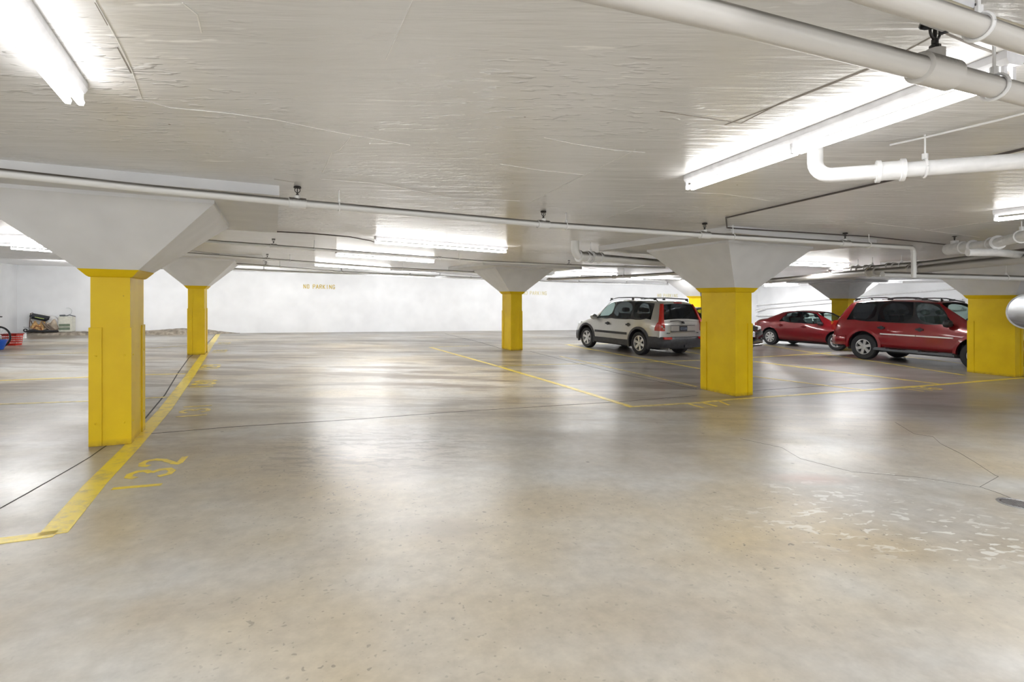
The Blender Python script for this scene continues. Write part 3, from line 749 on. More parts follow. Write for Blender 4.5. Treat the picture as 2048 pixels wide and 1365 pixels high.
# NO PARKING on the back wall
nb = Vector((BWD.y, -BWD.x, 0))
def wall_text(px0, px1, py, label, m):
    def hit(px):
        dr = Vector(((px - 1024) / F, 1, 0)); q = BW0 + nb * .004; return dr * (q.dot(nb) / dr.dot(nb))
    a = hit(px0); b = hit(px1)
    ln = (b - a).length; z = HC - (py - 600) / F * a.y
    H = ln / (8 * .82 + 1 * .82 * .75 + .82 * .9)
    dx = (BWD + Vector((0, 0, SL * .9))).normalized()
    mb = text(MB(), 'NO PARKING', Vector((a.x, a.y, z)), dx, Vector((0, 0, 1)), H, H * .17, .82, nrm=nb, th=.004)
    o = mb.build('wall_lettering', m); tag(o, label, 'lettering', 'painted NO PARKING signs'); return o
wall_text(607, 671, 577, 'yellow stencilled NO PARKING on the back wall left of the lone column', M_TXT)
wall_text(1046, 1094, 589.5, 'faded NO PARKING on the back wall just right of the lone column', M_TXTF)
wall_text(1315, 1356, 594.5, 'faded NO PARKING on the back wall above the silver suv roof', M_TXTF)
# floor drain
q = Wp(2034, 1008)
root = empty('floor_drain', P3(q, 0), 0, 'round metal floor drain at the right edge of the floor', 'drain', tilt=True)
L().lathe((0, 0, 0), (0, 0, 1), [(.135, -.02), (.135, .004), (.115, .006), (.112, .001), (.112, -.02)], 32).build('drain_rim', M_STEEL, root)
mb = L(); mb.lathe((0, 0, 0), (0, 0, 1), [(.113, -.02), (.113, .0015), (.001, .0015)], 32)
mb.cur = 1
for k in range(6):
    for j in range(-2, 3):
        pass
for j in range(-4, 5):
    w = math.sqrt(max(0, .1 ** 2 - (j * .022) ** 2)); mb.box((j * .022, 0, .003), (.009, 2 * w, .003))
mb.build('drain_grate', [M_DARK, M_STEEL], root)

# ------------------------------------------------------------------ cars
def wheel(parent, x, y, R, side, style='six', rimr=.66, w=.115, master={}):
    """tyre + rim; side = +1 / -1 outer direction in y"""
    key = (parent.name, style)
    o = L()
    if True:
        A = (0, side, 0)
        o.lathe((0, 0, 0), A, [(.60 * R, -w), (.92 * R, -w), (R, -w * .7), (R, w * .7), (.93 * R, w), (rimr * R + .012, w * .98), (rimr * R, w * .8), (rimr * R, -w)], 40)
        o.lathe((0, 0, 0), A, [(rimr * R, w * .12), (.01, w * .12)], 24)
    t = o.build('wheel', M_TYRE, parent); t.location = (x, y, R)
    r = L(); ro = rimr * R; sv = Vector((0, side, 0)); yb = w * .62
    r.lathe((0, 0, 0), A, [(ro, w * .2), (ro, w * .92), (ro * .93, w * .95), (ro * .90, w * .80), (ro * .90, w * .2)], 40)
    n = {'six': 6, 'seven': 8, 'five': 5}[style]
    for k in range(n):
        a = 2 * PI * k / n + .3; er = Vector((math.cos(a), 0, math.sin(a))); et = Vector((-math.sin(a), 0, math.cos(a)))
        w0, w1 = (.10 * R, .15 * R) if style == 'six' else ((.09 * R, .13 * R) if style == 'seven' else (.12 * R, .17 * R))
        i0 = .12 * R; i1 = ro * .93
        q = [er * i0 + et * w0, er * i0 - et * w0, er * i1 - et * w1 * .8, er * i1 + et * w1 * .8]
        q = [v + sv * (yb + (.012 if j < 2 else .02)) for j, v in enumerate(q)]
        r.prism(q, sv * -.035)
    r.lathe(sv * yb * 0, A, [(.19 * R, w * .3), (.19 * R, yb + .012), (.15 * R, yb + .028), (.001, yb + .03)], 20)
    rm = r.build('rim', M_ALLOY, t)
    return t

def car(name, loc, rz, label, P):
    root = empty(name, loc, rz, label, 'car', tilt=True)
    S = P['stations']; zb = P['zb']
    bm = bmesh.new(); rings = []
    cl = bm.edges.layers.float.new('crease_edge'); cv_ = bm.verts.layers.float.new('crease_vert')
    for s in S:
        xb, xt, zbelt, zt, w, wt = s[:6]; z3 = s[6] if len(s) > 6 else P.get('z3', .45)
        lift = s[7] if len(s) > 7 else 0
        z4 = z3 + (zbelt - z3) * .55
        rows = [(xb, 0, zb + lift), (xb, w * .72, zb + lift), (xb, w * .93, zb + .06 + lift), (xb, w, z3), (xb, w * 1.0, z4), (xb, w * .955, zbelt),
                (xt, wt, zt - .055), (xt, wt * .86, zt - .012), (xt + s[8] if len(s) > 8 else xt, 0, zt + .02)]
        full = rows + [(x, -y, z) for (x, y, z) in rows[7:0:-1]]
        rings.append([bm.verts.new(p) for p in full])
    # groups
    GR = ['body']; gid = {}
    def g(nm):
        if nm not in gid: gid[nm] = len(GR); GR.append(nm)
        return gid[nm]
    win = {}
    n = len(S)
    for i in range(n - 1):
        side = P['side'][i]; top = P['top'][i]; door = P['door'][i]; low = P['low'][i]
        for k in range(16):
            a, b = rings[i][k], rings[i][(k + 1) % 16]; c, d = rings[i + 1][(k + 1) % 16], rings[i + 1][k]
            f = bm.faces.new((a, b, c, d))
            right = k >= 8; kk = 15 - k if right else k
            gi = 0
            if kk == 5 and side:
                nm = ('side_window', i, right, side); gi = g(nm); win.setdefault(nm, []).append(f)
            elif kk in (6, 7) and top:
                nm = (top, 0, 0, 'x'); gi = g(nm); win.setdefault(nm, []).append(f)
            elif kk in (2, 3, 4) and door and not (kk == 2 and low):
                gi = g(('door', door, right))
            elif kk <= 2 and low: gi = g(('cladding',))
            f.material_index = gi
    for rr, flip, key in ((rings[0], False, 'rear'), (rings[-1], True, 'nose')):
        for k in range(8):
            a, b = rr[k], rr[k + 1]; c, d = rr[(16 - k - 1) % 16], rr[(16 - k) % 16]
            vs = [a, b, c, d]; u = []
            for v_ in vs:
                if v_ not in u: u.append(v_)
            f = bm.faces.new(u)
            f.material_index = g(('cladding',)) if (k <= 2 and P['low'][0]) else 0
    arch = g(('wheel_arch',))
    bmesh.ops.recalc_face_normals(bm, faces=bm.faces)
    for nm, fs in win.items():
        r_ = bmesh.ops.inset_region(bm, faces=fs, thickness=.028 if nm[0] == 'side_window' else .045, use_even_offset=True)
        for f in r_['faces']: f.material_index = g(('window_frame',)) if nm[0] == 'side_window' else 0
    for i in range(1, n - 1):
        if P['side'][i] or P['side'][i - 1]:
            for k in (5, 6, 10, 11): rings[i][k][cv_] = .8
    for nm, fs in win.items():
        S_ = set(fs)
        for f in fs:
            for e in f.edges:
                if any(x not in S_ for x in e.link_faces):
                    e[cl] = 1.0
                    for v_ in e.verts: v_[cv_] = 1.0
                    for x in e.link_faces:
                        if x not in S_:
                            for e2 in x.edges:
                                if not (set(e2.verts) & set(e.verts)): e2[cl] = max(e2[cl], .7)
    for rr, cv in ((rings[0], P.get('crease', .45)), (rings[-1], .3)):
        for k in range(16):
            e = bm.edges.get((rr[k], rr[(k + 1) % 16]))
            if e: e[cl] = cv
    for i in range(n - 1):
        for k in (3, 13):
            e = bm.edges.get((rings[i][k], rings[i + 1][k]))
            if e: e[cl] = .35
        for k in (5, 11):
            e = bm.edges.get((rings[i][k], rings[i + 1][k]))
            if e: e[cl] = .45
    me = bpy.data.meshes.new('tmp'); bm.to_mesh(me); bm.free()
    dm = [bpy.data.materials.new('tmp') for _ in GR]
    for m in dm: me.materials.append(m)
    ob = bpy.data.objects.new('tmp', me); COL.objects.link(ob)
    sub = ob.modifiers.new('s', 'SUBSURF'); sub.levels = 2; sub.render_levels = 2
    cut = MB(); cut.local = True
    for ax in P['axles']:
        for sd in (-1, 1):
            cut.lathe((ax, sd * (P['W'] + .08), P['R'] + P.get('archz', .01)), (0, -sd, 0), [(P['archr'], 0), (P['archr'], .40)], 40, caps=True)
    co = cut.build('cut', M_BLACK)
    co.data.materials.clear()
    for m in dm: co.data.materials.append(m)
    for p in co.data.polygons: p.material_index = arch
    bo = ob.modifiers.new('b', 'BOOLEAN'); bo.object = co; bo.operation = 'DIFFERENCE'; bo.solver = 'EXACT'
    bpy.context.view_layer.update()
    dg = bpy.context.evaluated_depsgraph_get()
    ev = bpy.data.meshes.new_from_object(ob.evaluated_get(dg))
    bpy.data.objects.remove(ob); bpy.data.objects.remove(co)
    # split into parts
    parts = {}
    for p in ev.polygons: parts.setdefault(p.material_index, []).append(p)
    MM = {'body': P['paint'], 'cladding': M_BLACK, 'wheel_arch': M_BLACK, 'window_frame': P.get('frame', M_BLKT), 'windshield': P.get('wglass', M_GLASS), 'rear_window': M_GDARK}
    items = []
    for gi, ps in parts.items():
        if gi == arch:
            q = {}
            for p in ps: q.setdefault((p.center.x > 0, p.center.y > 0), []).append(p)
            items += [(gi, x) for x in q.values()]
        else: items.append((gi, ps))
    for gi, ps in items:
        nm = GR[gi] if gi < len(GR) else 'body'
        kind = nm if isinstance(nm, str) else nm[0]
        mt = P['paint'] if kind == 'door' else (M_GDARK if kind == 'side_window' and nm[3] == 'd' else (M_GLASS if kind == 'side_window' else MM.get(kind, P['paint'])))
        idx = {}; vs = []; fs = []
        for p in ps:
            f = []
            for v_ in p.vertices:
                if v_ not in idx: idx[v_] = len(vs); vs.append(ev.vertices[v_].co.copy())
                f.append(idx[v_])
            fs.append(f)
        m2 = bpy.data.meshes.new(kind); m2.from_pydata(vs, [], fs); m2.materials.append(mt)
        for p in m2.polygons: p.use_smooth = True
        m2.set_sharp_from_angle(angle=math.radians(38))
        o = bpy.data.objects.new(kind, m2); COL.objects.link(o); o.parent = root
    bpy.data.meshes.remove(ev)
    for m in dm: bpy.data.materials.remove(m)
    for ax in P['axles']:
        for sd in (-1, 1):
            wheel(root, ax, sd * (P['W'] - .125), P['R'], sd, P['style'], P.get('rimr', .66))
    # cabin
    cx = P['seatx']; bz = P['belt']
    mb = L(); mb.box((cx - .3, 0, zb + .25), (2.5, P['W'] * 1.55, .3)); mb.build('cabin_floor', M_INT, root)
    mb = L(); mb.box((cx + .95, 0, bz - .14), (.35, P['W'] * 1.5, .28)); mb.build('dashboard', M_INT, root)
    sw = L().torus((cx + .62, .36, bz - .02), (.9, 0, .45), .18, .016, 24, 6).build('steering_wheel', M_INT, root)
    for (sx, sy) in [(cx, .37), (cx, -.37)] + ([(cx - .95, .37), (cx - .95, -.37)] if P.get('rearseats', True) else []):
        mb = L(); rt = Matrix.Rotation(-.2, 3, 'Y')
        mb.box((sx + .22, sy, bz - .45), (.5, .46, .16)); mb.box((sx - .05, sy, bz - .12), (.13, .46, .62), rt)
        mb.lathe((sx - .14, sy - .13, bz + .30), (0, 1, 0), [(.02, 0), (.07, .02), (.085, .13), (.07, .24), (.02, .26)], 12, caps=True)
        mb.build('seat', M_SEAT, root)
    return root

def arc_trim(root, x, y, R0, R1, z, sd, m, th=.05, a0=-12, a1=192, name='arch_trim'):
    mb = L(); n = 24; rings = []
    for k in range(n + 1):
        a = math.radians(a0 + (a1 - a0) * k / n); c_, s_ = math.cos(a), math.sin(a)
        rings.append([Vector((x + c_ * R0, sd * (y - th), z + s_ * R0)), Vector((x + c_ * R0, sd * (y + .022), z + s_ * R0)),
                      Vector((x + c_ * R1, sd * (y + .012), z + s_ * R1)), Vector((x + c_ * R1, sd * (y - th), z + s_ * R1))])
    mb.ring(rings, smooth=False); return mb.build(name, m, root)
def bumper(root, path, z0, z1, th, m, name='bumper'):
    """path in plan (x, y>=0) from side to centre, mirrored; outward = away from the origin side"""
    pts = path + [(x, -y) for x, y in path[::-1][1:]] if abs(path[-1][1]) < 1e-6 else path + [(x, -y) for x, y in path[::-1]]
    rings = []
    for i, (x, y) in enumerate(pts):
        a = Vector(pts[max(0, i - 1)]); b = Vector(pts[min(len(pts) - 1, i + 1)]); d = (b - a).normalized()
        n = Vector((d.y, -d.x))
        if n.dot(Vector((x, y))) < 0: n = -n
        o = Vector((x, y)); e = .018
        prof = [(-th, z0), (-e, z0), (0, z0 + e * 1.5), (.012, (z0 + z1) / 2), (0, z1 - e * 1.2), (-e, z1), (-th, z1)]
        rings.append([Vector((*(o + n * t), z)) for t, z in prof])
    mb = L(); mb.ring(rings, smooth=True); return mb.build(name, m, root, sharp=50)
def bar(root, pts, r, m, name, n=8, sq=None):
    mb = L(); mb.tube(pts, r, n); return mb.build(name, m, root)
def mirror_part(root, x, y, z, sd, m, s=1):
    mb = L(); c = Vector((x, sd * (y + .13 * s), z))
    mb.lathe(c - Vector((.08 * s, 0, 0)), (1, 0, 0), [(.055 * s, 0), (.095 * s, .01), (.105 * s, .05 * s), (.08 * s, .12 * s), (.02, .16 * s)], 16, caps=True)
    mb.v = [Vector((v.x, c.y + (v.y - c.y) * 1.25, c.z + (v.z - c.z) * .9)) for v in mb.v]
    mb.tube([Vector((x, sd * (y - .06), z - .07)), Vector((x, sd * (y + .08), z - .04))], .025, 8)
    o = mb.build('door_mirror', m, root); return o
def handle(root, x, y, z, sd, m):
    mb = L(); mb.box((x, sd * (y + .012), z), (.19, .03, .05)); mb.lathe((x, sd * (y - .01), z), (0, sd, 0), [(.055, 0), (.055, .018), (.001, .02)], 12)
    return mb.build('door_handle', m, root)
def side_strip(root, x0, x1, y, z, h, sd, m, name='side_moulding', th=.022, z1=None):
    mb = L(); z1 = z if z1 is None else z1
    mb.prism([(x0, sd * (y - .03), z), (x1, sd * (y - .03), z1), (x1, sd * (y - .03), z1 + h), (x0, sd * (y - .03), z + h)], (0, sd * (.03 + th), 0))
    return mb.build(name, m, root)

# ---- silver suv (seen from behind left)
XC = dict(zb=.26, z3=.50, W=.94, R=.365, archr=.435, archz=.02, axles=(-1.42, 1.33), style='six', seatx=.0, belt=1.10, paint=M_SILVER, crease=.6,
  stations=[  # xb, xt, zbelt, ztop, w, wt, z3, lift
    (-2.34, -2.31, 1.04, 1.10, .90, .84, .60, .05),
    (-2.20, -2.12, 1.10, 1.66, .93, .66, .52, .03),
    (-1.94, -1.90, 1.10, 1.715, .94, .69, .46),
    (-1.02, -1.00, 1.10, 1.745, .945, .715, .42),
    (-.02, -.10, 1.09, 1.745, .945, .72, .42),
    (.86, .34, 1.06, 1.69, .945, .68, .42),
    (1.06, 1.14, 1.02, 1.12, .945, .74, .42),
    (1.50, 1.54, .95, 1.05, .94, .78, .44),
    (1.98, 1.95, .82, .93, .90, .74, .50),
    (2.18, 2.15, .66, .76, .78, .62, .48, .03)],
  side=['', '', 'd', 'd', 'g', '', '', '', ''], top=['rear_window', '', '', '', '', 'windshield', '', '', ''][:9],
  door=['', '', '', 'rear', 'front', '', '', '', ''], low=[1] * 9)
XC['top'] = ['rear_window', '', '', '', '', 'windshield', '', '', '']
XC['side'] = ['', '', 'd', 'd', 'g', '', '', '', '']
# stations 4->5 front window, 3->4 rear door window, 2->3 quarter window
def yaw_of(d): return math.atan2(d.y, d.x)
RL = Wp(1279, 710); FLw = Wp(1182, 696)
hd = (FLw - RL); hd.z = 0; hd.normalize()
rt = Vector((hd.y, -hd.x, 0))
ctr = RL + hd * 1.42 + rt * .88
suv = car('suv', P3(ctr, 0), yaw_of(hd), 'silver suv parked nose to the back wall, left of the broad yellow column', XC)
bumper(suv, [(-1.86, .955), (-2.20, .945), (-2.36, .88), (-2.45, .66), (-2.48, 0)], .28, .62, .10, M_BLACK)
bumper(suv, [(1.84, .93), (2.06, .86), (2.22, .62), (2.27, 0)], .28, .60, .10, M_BLACK)
for sd in (-1, 1):
    for ax in XC['axles']: arc_trim(suv, ax, .945, .43, .505, .385, sd, M_BLACK, a0=-20 if ax > 0 else -20, a1=200)
    side_strip(suv, -.86, .80, .948, .60, .075, sd, M_BLACK)
    side_strip(suv, -.95, .86, .935, .27, .16, sd, M_BLACK, 'sill_cladding')
    handle(suv, .12, .945, .93, sd, M_BLACK); handle(suv, -.93, .945, .93, sd, M_BLACK)
    mirror_part(suv, .80, .90, 1.13, sd, M_SILVER, 1.05)
    mb = L(); mb.tube([(-1.95, sd * .64, 1.70), (-1.80, sd * .66, 1.775), (-1.0, sd * .685, 1.81), (-.15, sd * .69, 1.805), (.20, sd * .67, 1.76), (.34, sd * .66, 1.70)], .017, 8)
    for fx in (-1.86, -.85, .24): mb.box((fx, sd * .675, 1.755), (.09, .03, .07))
    mb.build('roof_rail', M_BLACK, suv)
    # tall tail lamp wrapping the corner and climbing the pillar
    lv = [(.80, -2.345, .905, .22, .16), (.90, -2.352, .91, .22, .16), (1.00, -2.35, .90, .16, .14), (1.08, -2.325, .875, .07, .11), (1.25, -2.265, .81, .055, .09), (1.45, -2.20, .74, .05, .08), (1.62, -2.13, .66, .045, .06)]
    rings = []
    for z, x, y, ws, wr in lv:
        rings.append([Vector((x + ws, sd * (y + .030), z)), Vector((x + .02, sd * (y + .022), z)), Vector((x - .016, sd * (y - .015), z)), Vector((x - .026, sd * (y - wr), z)), Vector((x + .06, sd * (y - wr), z)), Vector((x + ws, sd * (y - .06), z))])
    tl = L().ring(rings, smooth=False).build('tail_light', M_LRED, suv)
    mb = L()
    for (yy, zz) in ((.86, .93), (.80, .87)): mb.lathe((-2.36, sd * yy, zz), (-1, 0, 0), [(.035, 0), (.035, .016), (.02, .018), (.001, .010)], 14)
    mb.build('lamp_bulb', M_CHROME, tl)
    L().box((-2.43, sd * .70, .585), (.10, .26, .07), Matrix.Rotation(sd * -.22, 3, 'Z')).build('reflector', M_LRED, suv)
    # front lamps
    L().lathe((2.03, sd * .70, .80), (1, sd * .35, 0), [(.11, -.06), (.10, .03), (.001, .06)], 16).build('headlight', M_LWHT, suv)
mb = L(); mb.box((-2.362, 0, .875), (.03, .98, .16)); mb.build('plate_panel', M_SILVER, suv)
mb = L(); mb.box((-2.385, 0, .87), (.012, .32, .16)); mb.cur = 1; mb.box((-2.392, 0, .865), (.004, .27, .085)); mb.build('license_plate', [M_BLACK, M_PLATE], suv)
mb = L(); mb.box((-2.375, 0, .965), (.03, .98, .014)); mb.box((-2.375, 0, .785), (.03, 1.0, .014)); mb.build('trim_line', M_BLACK, suv)
mb = L(); mb.box((-2.372, .60, .735), (.012, .12, .022)); mb.box((-2.372, -.62, .735), (.012, .07, .022)); mb.build('badge', M_BLACK, suv)
mb = L(); mb.box((-2.40, 0, 1.035), (.03, .05, .03)); mb.tube([(-2.37, 0, 1.07), (-2.352, .2, 1.115), (-2.335, .50, 1.09)], .010, 6); mb.lathe((-2.34, 0, 1.06), (-1, 0, 0), [(.035, 0), (.03, .05), (.001, .055)], 12)
mb.build('rear_wiper', M_BLACK, suv)
L().box((-2.125, 0, 1.655), (.05, .32, .03)).build('brake_lamp', M_LRED, suv)
L().box((-2.44, 0, .34), (.16, .12, .07)).build('tow_hitch', M_BLACK, suv)
L().tube([(-1.6, .55, .27), (-2.35, .55, .26)], .035, 10).build('exhaust_pipe', M_STEEL, suv)
L().box((0, 0, .28), (4.0, 1.3, .16)).build('underbody', M_INT, suv)

# ---- red suv (seen from its right side)
EN = dict(zb=.34, z3=.52, W=.955, R=.385, archr=.46, archz=.03, axles=(-1.435, 1.435), style='six', seatx=.10, belt=1.18, paint=M_RED, crease=.5, rimr=.60,
  stations=[
    (-2.42, -2.38, 1.10, 1.16, .90, .84, .62, .06),
    (-2.24, -1.98, 1.17, 1.76, .945, .69, .56, .04),
    (-2.02, -1.80, 1.17, 1.81, .95, .71, .52),
    (-1.06, -1.10, 1.17, 1.85, .955, .735, .50),
    (.00, -.14, 1.16, 1.85, .955, .74, .50),
    (.98, .46, 1.13, 1.79, .955, .70, .50),
    (1.18, 1.30, 1.10, 1.20, .955, .78, .50),
    (1.70, 1.72, 1.04, 1.14, .955, .82, .52),
    (2.22, 2.18, .92, 1.04, .93, .80, .56),
    (2.44, 2.42, .74, .90, .84, .70, .56, .03)],
  side=['', '', 'd', 'd', 'g', '', '', '', ''], top=['rear_window', '', '', '', '', 'windshield', '', '', ''],
  door=['', '', '', 'rear', 'front', '', '', '', ''], low=[0] * 9)
hd = Vector((DV.x, DV.y, 0)); ax_ = Wp(1727, 720)
ax_ = Vector((ax_.x, ax_.y, 0)) * 1.01
ctr = ax_ + hd * 1.435 + Vector((-hd.y, hd.x, 0)) * .90
red = car('suv', P3(ctr, 0), yaw_of(hd), 'dark red suv with roof rails, its nose behind the right hand column', EN)
bumper(red, [(-1.96, .965), (-2.28, .95), (-2.44, .88), (-2.52, .62), (-2.54, 0)], .40, .72, .10, M_RED)
bumper(red, [(2.0, .96), (2.30, .90), (2.48, .66), (2.53, 0)], .38, .76, .10, M_RED)
L().box((-2.42, 0, .37), (.16, 1.5, .07)).build('rear_valance', M_GREYP, red)
for sd in (-1, 1):
    for ax in EN['axles']: arc_trim(red, ax, .945, .455, .53, .415, sd, M_RED, a0=-8, a1=188, name='wheel_flare')
    side_strip(red, -.92, .02, .962, .80, .036, sd, M_BRIGHT); side_strip(red, .04, .92, .962, .80, .036, sd, M_BRIGHT)
    handle(red, .12, .955, 1.00, sd, M_BLACK); handle(red, -.90, .955, 1.00, sd, M_BLACK)
    mirror_part(red, .86, .90, 1.20, sd, M_BLACK, 1.15)
    mb = L()
    mb.tube([(-1.86, sd * .66, 1.80), (-1.68, sd * .68, 1.875), (-1.35, sd * .69, 1.895), (-.95, sd * .70, 1.90), (-.80, sd * .70, 1.875)], .017, 8)
    mb.tube([(-.80, sd * .70, 1.875), (-.62, sd * .70, 1.90), (-.35, sd * .70, 1.905), (-.05, sd * .70, 1.895), (.42, sd * .67, 1.79)], .017, 8)
    for fx in (-1.76, -.80, .1): mb.box((fx, sd * .69, 1.85), (.14, .035, .05))
    mb.build('roof_rail', M_BLACK, red)
    tl = L().ring([[Vector((x + .13, sd * (y + .02), z)), Vector((x - .01, sd * (y + .012), z)), Vector((x - .03, sd * (y - .12), z)), Vector((x + .1, sd * (y - .12), z))] for z, x, y in ((.86, -2.43, .915), (1.0, -2.43, .92), (1.16, -2.37, .885))], smooth=False).build('tail_light', M_LRED, red)
    L().box((-2.44, sd * .87, 1.08), (.06, .07, .10)).build('turn_lamp', M_LAMB, tl)
    mb = L(); mb.box((-.02, sd * 1.0, .36), (2.05, .17, .05)); mb.box((-.86, sd * 1.0, .395), (.32, .17, .03)); mb.box((-.02, sd * 1.0, .395), (.34, .17, .03)); mb.box((.80, sd * 1.0, .395), (.34, .17, .03))
    mb.build('running_board', M_GREYP, red)
    L().lathe((2.26, sd * .76, .90), (1, sd * .5, 0), [(.13, -.06), (.12, .05), (.001, .08)], 16).build('headlight', M_LWHT, red)
    L().lathe((2.44, sd * .68, .54), (1, sd * .3, 0), [(.07, -.03), (.07, .04), (.001, .05)], 16).build('fog_lamp', M_CHROME, red)
L().box((2.50, 0, .88), (.05, 1.1, .17)).build('grille', M_CHROME, red)
L().prism([(-1.78, -.012, 1.84), (-1.70, -.012, 1.84), (-1.76, -.012, 1.90)], (0, .024, 0)).build('antenna_base', M_BLACK, red)
L().lathe((.28, -.2, 1.82), (-.4, 0, 1), [(.05, 0), (.02, .05), (.004, .10)], 8, caps=True).build('antenna', M_BLACK, red)
L().box((0, 0, .36), (4.1, 1.4, .18)).build('underbody', M_INT, red)

# ---- sedans
def sedan_params(paint, frame):
    return dict(zb=.20, z3=.40, W=.855, R=.315, archr=.375, archz=.02, axles=(-1.31, 1.31), style='seven', seatx=.05, belt=.92, paint=paint, crease=.4, rimr=.64, wglass=M_GLASS,
  stations=[
    (-2.06, -2.04, .90, 1.00, .74, .66, .46, .06),
    (-1.90, -1.86, .95, 1.06, .82, .69, .42),
    (-1.62, -1.56, .96, 1.09, .85, .69, .40),
    (-1.28, -.92, .96, 1.36, .855, .56, .40),
    (-.98, -.74, .945, 1.40, .855, .575, .40),
    (-.02, -.06, .93, 1.44, .86, .60, .40),
    (.92, .42, .91, 1.37, .86, .56, .40),
    (1.12, 1.30, .88, .95, .86, .66, .40),
    (1.70, 1.70, .82, .90, .85, .68, .40),
    (2.16, 2.10, .70, .80, .80, .64, .44),
    (2.34, 2.32, .56, .68, .66, .54, .42, .03)],
  side=['', '', '', '', 'g', 'g', '', '', '', ''], top=['', '', 'rear_window', '', '', '', 'windshield', '', '', ''],
  door=['', '', '', '', 'rear', 'front', '', '', '', ''], low=[0] * 10)
def sedan_extras(c, paint, P, dz=0):
    bumper(c, [(-1.80, .84), (-2.00, .79), (-2.11, .6), (-2.14, 0)], .26, .60, .08, paint)
    bumper(c, [(2.0, .85), (2.20, .80), (2.36, .60), (2.42, 0)], .24 if dz else .20, .56 + dz, .08, paint)
    for sd in (-1, 1):
        handle(c, .10, .85, .80, sd, paint); handle(c, -.86, .85, .82, sd, paint)
        mirror_part(c, .80, .82, .96, sd, M_BLACK, .85)
        side_strip(c, -.85, .85, .862, .56, .02, sd, paint)
        L().ring([[Vector((x + .05, sd * (y + .012), z)), Vector((x - .01, sd * (y + .006), z)), Vector((x - .03, sd * (y - .2), z)), Vector((x + .1, sd * (y - .2), z))] for z, x, y in ((.66, -2.05, .765), (.88, -2.04, .755))], smooth=False).build('tail_light', M_LRED, c)
        rr = [[Vector((2.30 - .02, sd * (.80 - .40), z)), Vector((2.33, sd * .42, z)), Vector((2.28, sd * .62, z)), Vector((2.10, sd * .79, z + .015)), Vector((1.90, sd * .845, z + .03)), Vector((1.90, sd * .6, z + .02))] for z in (.60 + dz, .70 + dz)]
        L().ring(rr, smooth=False).build('headlight', M_LWHT, c)
    L().box((2.37, 0, .66 + dz), (.06, .66, .13)).build('grille', M_BLACK, c)
    L().box((0, 0, .22), (4.0, 1.2, .12)).build('underbody', M_INT, c)
PS = sedan_params(M_RED2, M_BLACK)
rw = Wp(1544, 690); fw = Wp(1668, 701); rw.z = fw.z = 0
hd = (fw - rw).normalized(); ctr = (rw + fw) / 2 + Vector((-hd.y, hd.x, 0)) * .80
sed = car('sedan', P3(ctr, 0), yaw_of(hd), 'dark red sedan parked behind the tail of the red suv', PS)
sedan_extras(sed, M_RED2, PS)
PB = sedan_params(M_BLK, M_BLACK)
dzs = {7: .10, 8: .14, 9: .17, 10: .20}
PB['stations'] = [tuple(list(s[:2]) + [s[2] + dzs.get(i, .08), s[3] + dzs.get(i, .08)] + list(s[4:])) for i, s in enumerate(PB['stations'])]
fc = Wp(1529, 706); fc = Vector((fc.x, fc.y, 0)) # front left corner of the black car
hd = Vector((DV.x, DV.y, 0)); lf = Vector((-hd.y, hd.x, 0))
ctr = fc - hd * 2.25 - lf * .84
blk = car('sedan', P3(ctr, 0), yaw_of(hd), 'glossy black sedan facing forward, mostly hidden by the broad column', PB)
sedan_extras(blk, M_BLK, PB, .18)
mb = L(); mb.box((2.435, .0, .64), (.012, .32, .16)); mb.build('license_plate', M_PLW, blk)
L().torus((2.42, 0, .86), (1, 0, 0), .05, .012, 18, 6).build('badge', M_CHROME, blk)
L().tube([(2.39, .62, .33), (2.43, .3, .31), (2.43, -.3, .31), (2.39, -.62, .33)], .012, 6).build('bumper_trim', M_CHROME, blk)

# ------------------------------------------------------------------ convex mirror on the right column
mc = Dp(2058, 623, 12.1)
root = empty('convex_mirror', mc, 0, 'round convex traffic mirror with white rim on the right hand column', 'mirror')
dn = (Vector((-.35, -.9, -.12))).normalized()
MB().lathe(mc, dn, [(.40, 0), (.33, .018), (.25, .032), (.16, .043), (.08, .048), (.001, .050)], 48).build('mirror_face', M_MIRROR, root)
MB().torus(mc, dn, .405, .018, 48, 8).build('rim', M_FIX, root)
MB().lathe(mc, dn, [(.40, -.005), (.10, -.05), (.001, -.05)], 32).build('back_shell', M_GREYP, root)
cc = grid(C5, .19, -.46); MB().tube([mc - dn * .05, mc - dn * .12, Vector((cc.x - .02, cc.y + .03, mc.z + .02))], .018, 8).build('bracket', M_STEEL, root)

# ------------------------------------------------------------------ left side clutter
G0 = Wp(-3, 697); yb = G0.y
bike = empty('bicycle', P3(G0, 0), math.radians(10), 'black bicycle cut off by the left edge, leaning over a blue tub', 'bicycle')
def bl(): return L()
R_ = .335
for wx in (0, -1.02):
    w_ = L().torus((wx, 0, R_), (0, 1, 0), R_ - .022, .024, 40, 8); w = w_.build('wheel', M_TYRE, bike)
    s = L(); s.torus((wx, 0, R_), (0, 1, 0), R_ - .048, .008, 36, 6)
    for k in range(18):
        a = 2 * PI * k / 18; s.tube([(wx, .02 * (-1) ** k, R_), (wx + math.cos(a) * (R_ - .05), 0, R_ + math.sin(a) * (R_ - .05))], .0022, 4)
    s.lathe((wx, -.04, R_), (0, 1, 0), [(.02, 0), (.02, .08)], 10, caps=True); s.build('spokes', M_STEEL, w)
mb = L(); mb.tube([(0, .05, R_), (-.10, .045, .70), (-.14, 0, .78), (-.18, 0, .92)], .014, 8); mb.tube([(0, -.05, R_), (-.10, -.045, .70), (-.14, 0, .78)], .012, 8); mb.build('fork', M_BLACK, bike)
mb = L(); mb.tube([(-.15, 0, .80), (-.72, 0, .78)], .015, 8); mb.tube([(-.13, 0, .74), (-.60, 0, .30)], .017, 8); mb.tube([(-.60, 0, .30), (-.76, 0, .88)], .015, 8)
